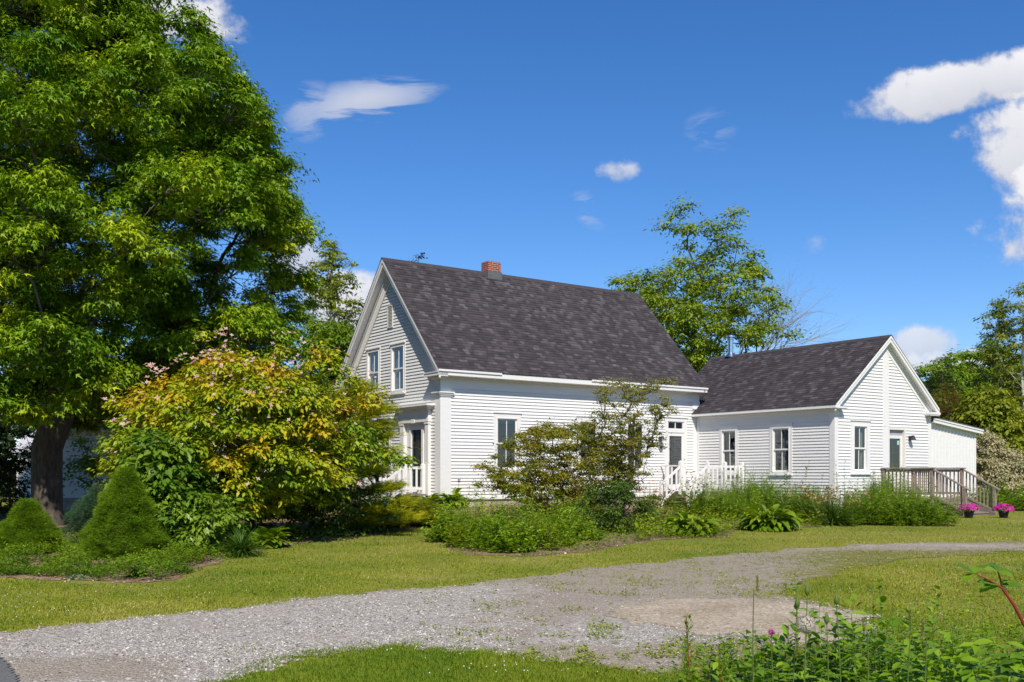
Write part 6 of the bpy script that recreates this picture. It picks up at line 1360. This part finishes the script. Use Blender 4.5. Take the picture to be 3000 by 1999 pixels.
# tall thin stalks
def stalk(label, dx, Y, H, seed, kind):
    rng = np.random.default_rng(seed); x_, y_ = near(dx, Y); e = empty('seed_stalk', label, 'weed', (x_, y_, float(g(x_, y_))-.02), 0)
    pts = [np.array([.02*math.sin(t*3+seed), .0, H*t]) for t in np.linspace(0, 1, 9)]; segs = [(pts[i], pts[i+1], .0045*(1-.5*i/8), .0045*(1-.5*(i+1)/8)) for i in range(8)]
    V, F = tubes_np(segs, 5); np_mesh('stem', V, F, REDSTEM if kind == 'dock' else STEM, e)
    if kind == 'dock':
        n = 420; t = .25+.75*rng.random(n); az = rng.uniform(0, 6.28, n); r = rng.random(n)*.05*(1.15-t); p = np.stack([r*np.cos(az), r*np.sin(az), H*t], -1)
        leaf_obj('leaves', inst('narrow', p, frames(rng.normal(0, 1, (n, 3)), np.stack([np.cos(az), np.sin(az), np.full(n, 1.0)], -1)), rng.uniform(.012, .035, n)), MIDG, e)
    else:
        n = 12; t = rng.random(n)*.6; az = rng.uniform(0, 6.28, n); p = np.stack([0*az, 0*az, H*t], -1)
        leaf_obj('leaves', inst('narrow', p, frames(np.stack([-np.cos(az)*.5, -np.sin(az)*.5, np.ones(n)], -1), np.stack([np.cos(az)*.5, np.sin(az)*.5, np.full(n, .8)], -1)), rng.uniform(.07, .13, n)), WEED, e)
        if kind == 'bud':
            m = MB(); m.lathe([(.002, H-.01), (.011, H+.003), (.013, H+.015), (.007, H+.032), (.001, H+.045)], pts[-1][0], 0, 8); m.build('bud', STEM, e, smooth=True)
        if kind == 'puff':
            n = 260; d = unit(rng.normal(0, 1, (n, 3))); c = np.array([pts[-1][0], 0, H+.03]); V, F = tubes_np([(c+d[i]*.006, c+d[i]*.040, .0005, .0004) for i in range(n)], 3)
            m2 = np.concatenate([V]); np_mesh('seed_head', V, F, plain('seed_down', (.48, .43, .36), .9), e)
            leaf_obj('seed_down', inst('flower5', c+d*.038, frames(d, rng.normal(0, 1, d.shape)), np.full(n, .011)), plain('seed_down', (.48, .43, .36), .9), e)
        if kind == 'clover':
            n = 60; d = unit(rng.normal(0, 1, (n, 3))); c = np.array([pts[-1][0], 0, H+.01]); leaf_obj('blossom', inst('narrow', c+d*.004, frames(rng.normal(0, 1, d.shape), d), np.full(n, .017)), plain('clover_pink', (.45, .08, .28), .7), e)
        if kind == 'plume':
            n = 300; t = rng.random(n); az = rng.uniform(0, 6.28, n); r = .003; p = np.stack([r*np.cos(az), r*np.sin(az), H-.01+t*.07], -1); leaf_obj('plume', inst('narrow', p, frames(rng.normal(0, 1, (n, 3)), np.stack([np.cos(az)*.4, np.sin(az)*.4, np.full(n, 1.)], -1)), rng.uniform(.005, .012, n)), leaf_mat('plume_seed', [(.25, .27, .08), (.35, .33, .15)], .3), e)
def Hs(dy, Y): return Zh(dy, Y)-float(g(0, Y))
for i, (dx, dy, Y, kd, lb) in enumerate([(1582, 1392, 4.7, 'dock', 'tall reddish stalk with tiny leaves, leftmost of the foreground stalks'), (1662, 1455, 4.8, 'dock', 'shorter reddish stalk right of the tallest one'), (1858, 1425, 4.4, 'puff', 'stalk carrying a round fluffy seed head'),
    (1828, 1368, 4.6, 'bud', 'thin stalk with a closed green bud left of the fluffy head'), (1845, 1340, 4.7, 'bud', 'tallest thin stalk with a closed bud above the fluffy head'), (1893, 1405, 4.5, 'bud', 'bud on a curved stalk right beside the fluffy head'), (1925, 1362, 4.8, 'bud', 'budded stalk further right of the fluffy head'),
    (1782, 1432, 4.5, 'clover', 'pink clover bloom on a thin stem'), (1740, 1330, 4.6, 'plume', 'single thin timothy grass head over the pale dirt patch'), (2092, 1408, 4.4, 'plume', 'grass plume near the middle right'), (2120, 1430, 4.2, 'plume', 'brownish grass plume beside the feathery weeds'), (1985, 1428, 4.5, 'plume', 'grass head over the edge of the dirt patch')]):
    stalk(lb, dx, Y, max(.2, Hs(dy, Y)-.03), 340+i, kd)
# red-stemmed dogwood branch
e = empty('red_branch', 'red-stemmed shrub branch with drooping green leaves entering at the right', 'shrub', (X(2420, 3.6), 3.6, float(g(2, 3.6))), 0)
def at(dx, dy, Y): return np.array([X(dx, Y)-X(2420, 3.6), Y-3.6, Zh(dy, Y)-float(g(2, 3.6))])
main_ = [np.array([0, .0, 0]), at(2420, 1560, 3.6), at(2380, 1480, 3.6), at(2353, 1435, 3.6), at(2330, 1390, 3.6), at(2303, 1352, 3.6), at(2285, 1340, 3.6), at(2262, 1328, 3.6), at(2240, 1318, 3.6)]
side_ = [at(2303, 1352, 3.6), at(2298, 1330, 3.6), at(2292, 1312, 3.6)]
mb = MB(); mb.tube(main_, [.008, .008, .007, .006, .006, .005, .004, .003, .002], 6); mb.tube(side_, [.0035, .003, .002], 6); mb.build('stem', REDSTEM, e, smooth=True)
rng = np.random.default_rng(12); P_, A_, S_ = [], [], []
def tuft(dx, dy, dirs, s=.10):
    for d_ in dirs: P_.append(at(dx, dy, 3.6)); A_.append(np.array([d_[0], rng.normal(0, .35), d_[1]])); S_.append(.8*s*rng.uniform(.85, 1.15))
tuft(2240, 1318, [(-.6, .5), (-.5, -1.1), (.4, .8), (-.2, -.9)], .085); tuft(2292, 1312, [(-.5, .9), (1, .15), (.8, -.5), (-.9, .1), (.3, 1)], .08); tuft(2300, 1345, [(.9, .3), (-.8, -.3), (.5, .8), (-.6, .5), (1, -.3)], .09); tuft(2285, 1340, [(-.2, -.8), (-.9, .4)], .07)
for q_ in range(26):
    dx = rng.uniform(2200, 2400); dy = rng.uniform(1480, 1580); tuft(dx, dy, [(rng.normal(), rng.normal()*.5) for _ in range(3)], .075)
P_, A_, S_ = np.array(P_), unit(np.array(A_)), np.array(S_)
leaf_obj('leaves', inst('big', P_, frames(np.stack([rng.normal(0, .4, len(P_)), np.full(len(P_), -.5), np.ones(len(P_))], -1), A_), S_), WEED, e)

tree('leafy_shrub', 'dark shaded shrub at the left edge behind the small conical spruce', 'shrub', (X(25, 30), 30), [(.1, 1.0), (.8, 1.3), (1.8, 1.2), (2.6, .5)], 70, .4, 110, .10, DARKG, BARK, 'leaf', trunk_h=1.8, r_tip=.007, seed=272)

rng = np.random.default_rng(19)
pts = [(xx, -46+rng.uniform(-5, 5), rng.uniform(4, 6), rng.uniform(7, 11)) for xx in np.arange(-60, 75, 5.0)]
mass('distant_wood', 'green wood across the road, mirrored in the window panes', pts, GREEN, 40000, .7, 303, 7)

rg = np.random.default_rng(91)
x, y, px, py = scatter_view(60000, 900, 2450, 1240, 1560, .9)
k = (poly_dist(DRIVE, x, y) > 0) & (fbm(x*3.1+4, y*3.1) > .63-.16*np.clip((px-1450)/500, 0, 1)) & ~((poly_dist(PATCH, x, y) > -.1) & (rg.random(len(x)) < .97)) & (rg.random(len(x)) < np.clip((px-850)/500, .1, 1)) & (np.abs(py-1254) > 7)
x, y = x[k], y[k]; n = len(x); az = rg.uniform(0, 6.28, n); pos = np.stack([x, y, gb(x, y)+rg.random(n)*.025], -1)
o = leaf_obj('driveway_weeds', inst('leaf', pos, frames(np.stack([np.cos(az)*-.4, np.sin(az)*-.4, np.ones(n)], -1)+rg.normal(0, .3, (n, 3)), np.stack([np.cos(az), np.sin(az), np.full(n, .4)], -1)), rg.uniform(.02, .05, n)), GRASS); o['kind'] = 'stuff'; o['label'] = 'sparse low weeds growing through the worn driveway'
x, y, px, py = scatter_view(26000, 1460, 2200, 1185, 1245, 1)
k = (poly_dist(BED_R, x, y) > .12) & (fbm(x*2.2+14, y*2.2) > .36) & ~poly_in(HOUSEPOLY, x, y); x, y = x[k], y[k]; n = len(x); az = rg.uniform(0, 6.28, n)
hh = rg.random(n)*.5*np.clip(fbm(x*1.6+3, y*1.6)*1.8-.3, .1, 1); pos = np.stack([x, y, g(x, y)+hh], -1)
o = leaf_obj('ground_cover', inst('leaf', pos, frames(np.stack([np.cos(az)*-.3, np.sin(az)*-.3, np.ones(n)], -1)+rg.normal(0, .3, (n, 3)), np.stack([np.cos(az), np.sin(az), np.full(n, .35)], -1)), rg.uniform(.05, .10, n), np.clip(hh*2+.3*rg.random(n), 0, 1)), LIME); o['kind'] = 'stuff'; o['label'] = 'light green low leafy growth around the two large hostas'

n = 260; x = rg.uniform(.9, 4.4, n); y = rg.uniform(4.8, 7.2, n); k = (x/y*2314+1176 > 1620); x, y = x[k], y[k]; n = len(x); hh = rg.uniform(.35, .72, n); az = rg.uniform(0, 6.28, n); ti = rg.normal(0, .2, n)
o = leaf_obj('straw_stems', inst('blade', np.stack([x, y, g(x, y)-.02], -1), frames(np.stack([np.cos(az)*np.sin(ti), np.sin(az)*np.sin(ti), np.cos(ti)], -1), np.stack([np.cos(az), np.sin(az), 0*az], -1)), np.stack([hh*.5, np.full(n, .006), hh], -1)), leaf_mat('straw', [(.38, .33, .14), (.55, .47, .24), (.66, .58, .36)], .3)); o['kind'] = 'stuff'; o['label'] = 'pale dry grass stems standing among the near weeds'
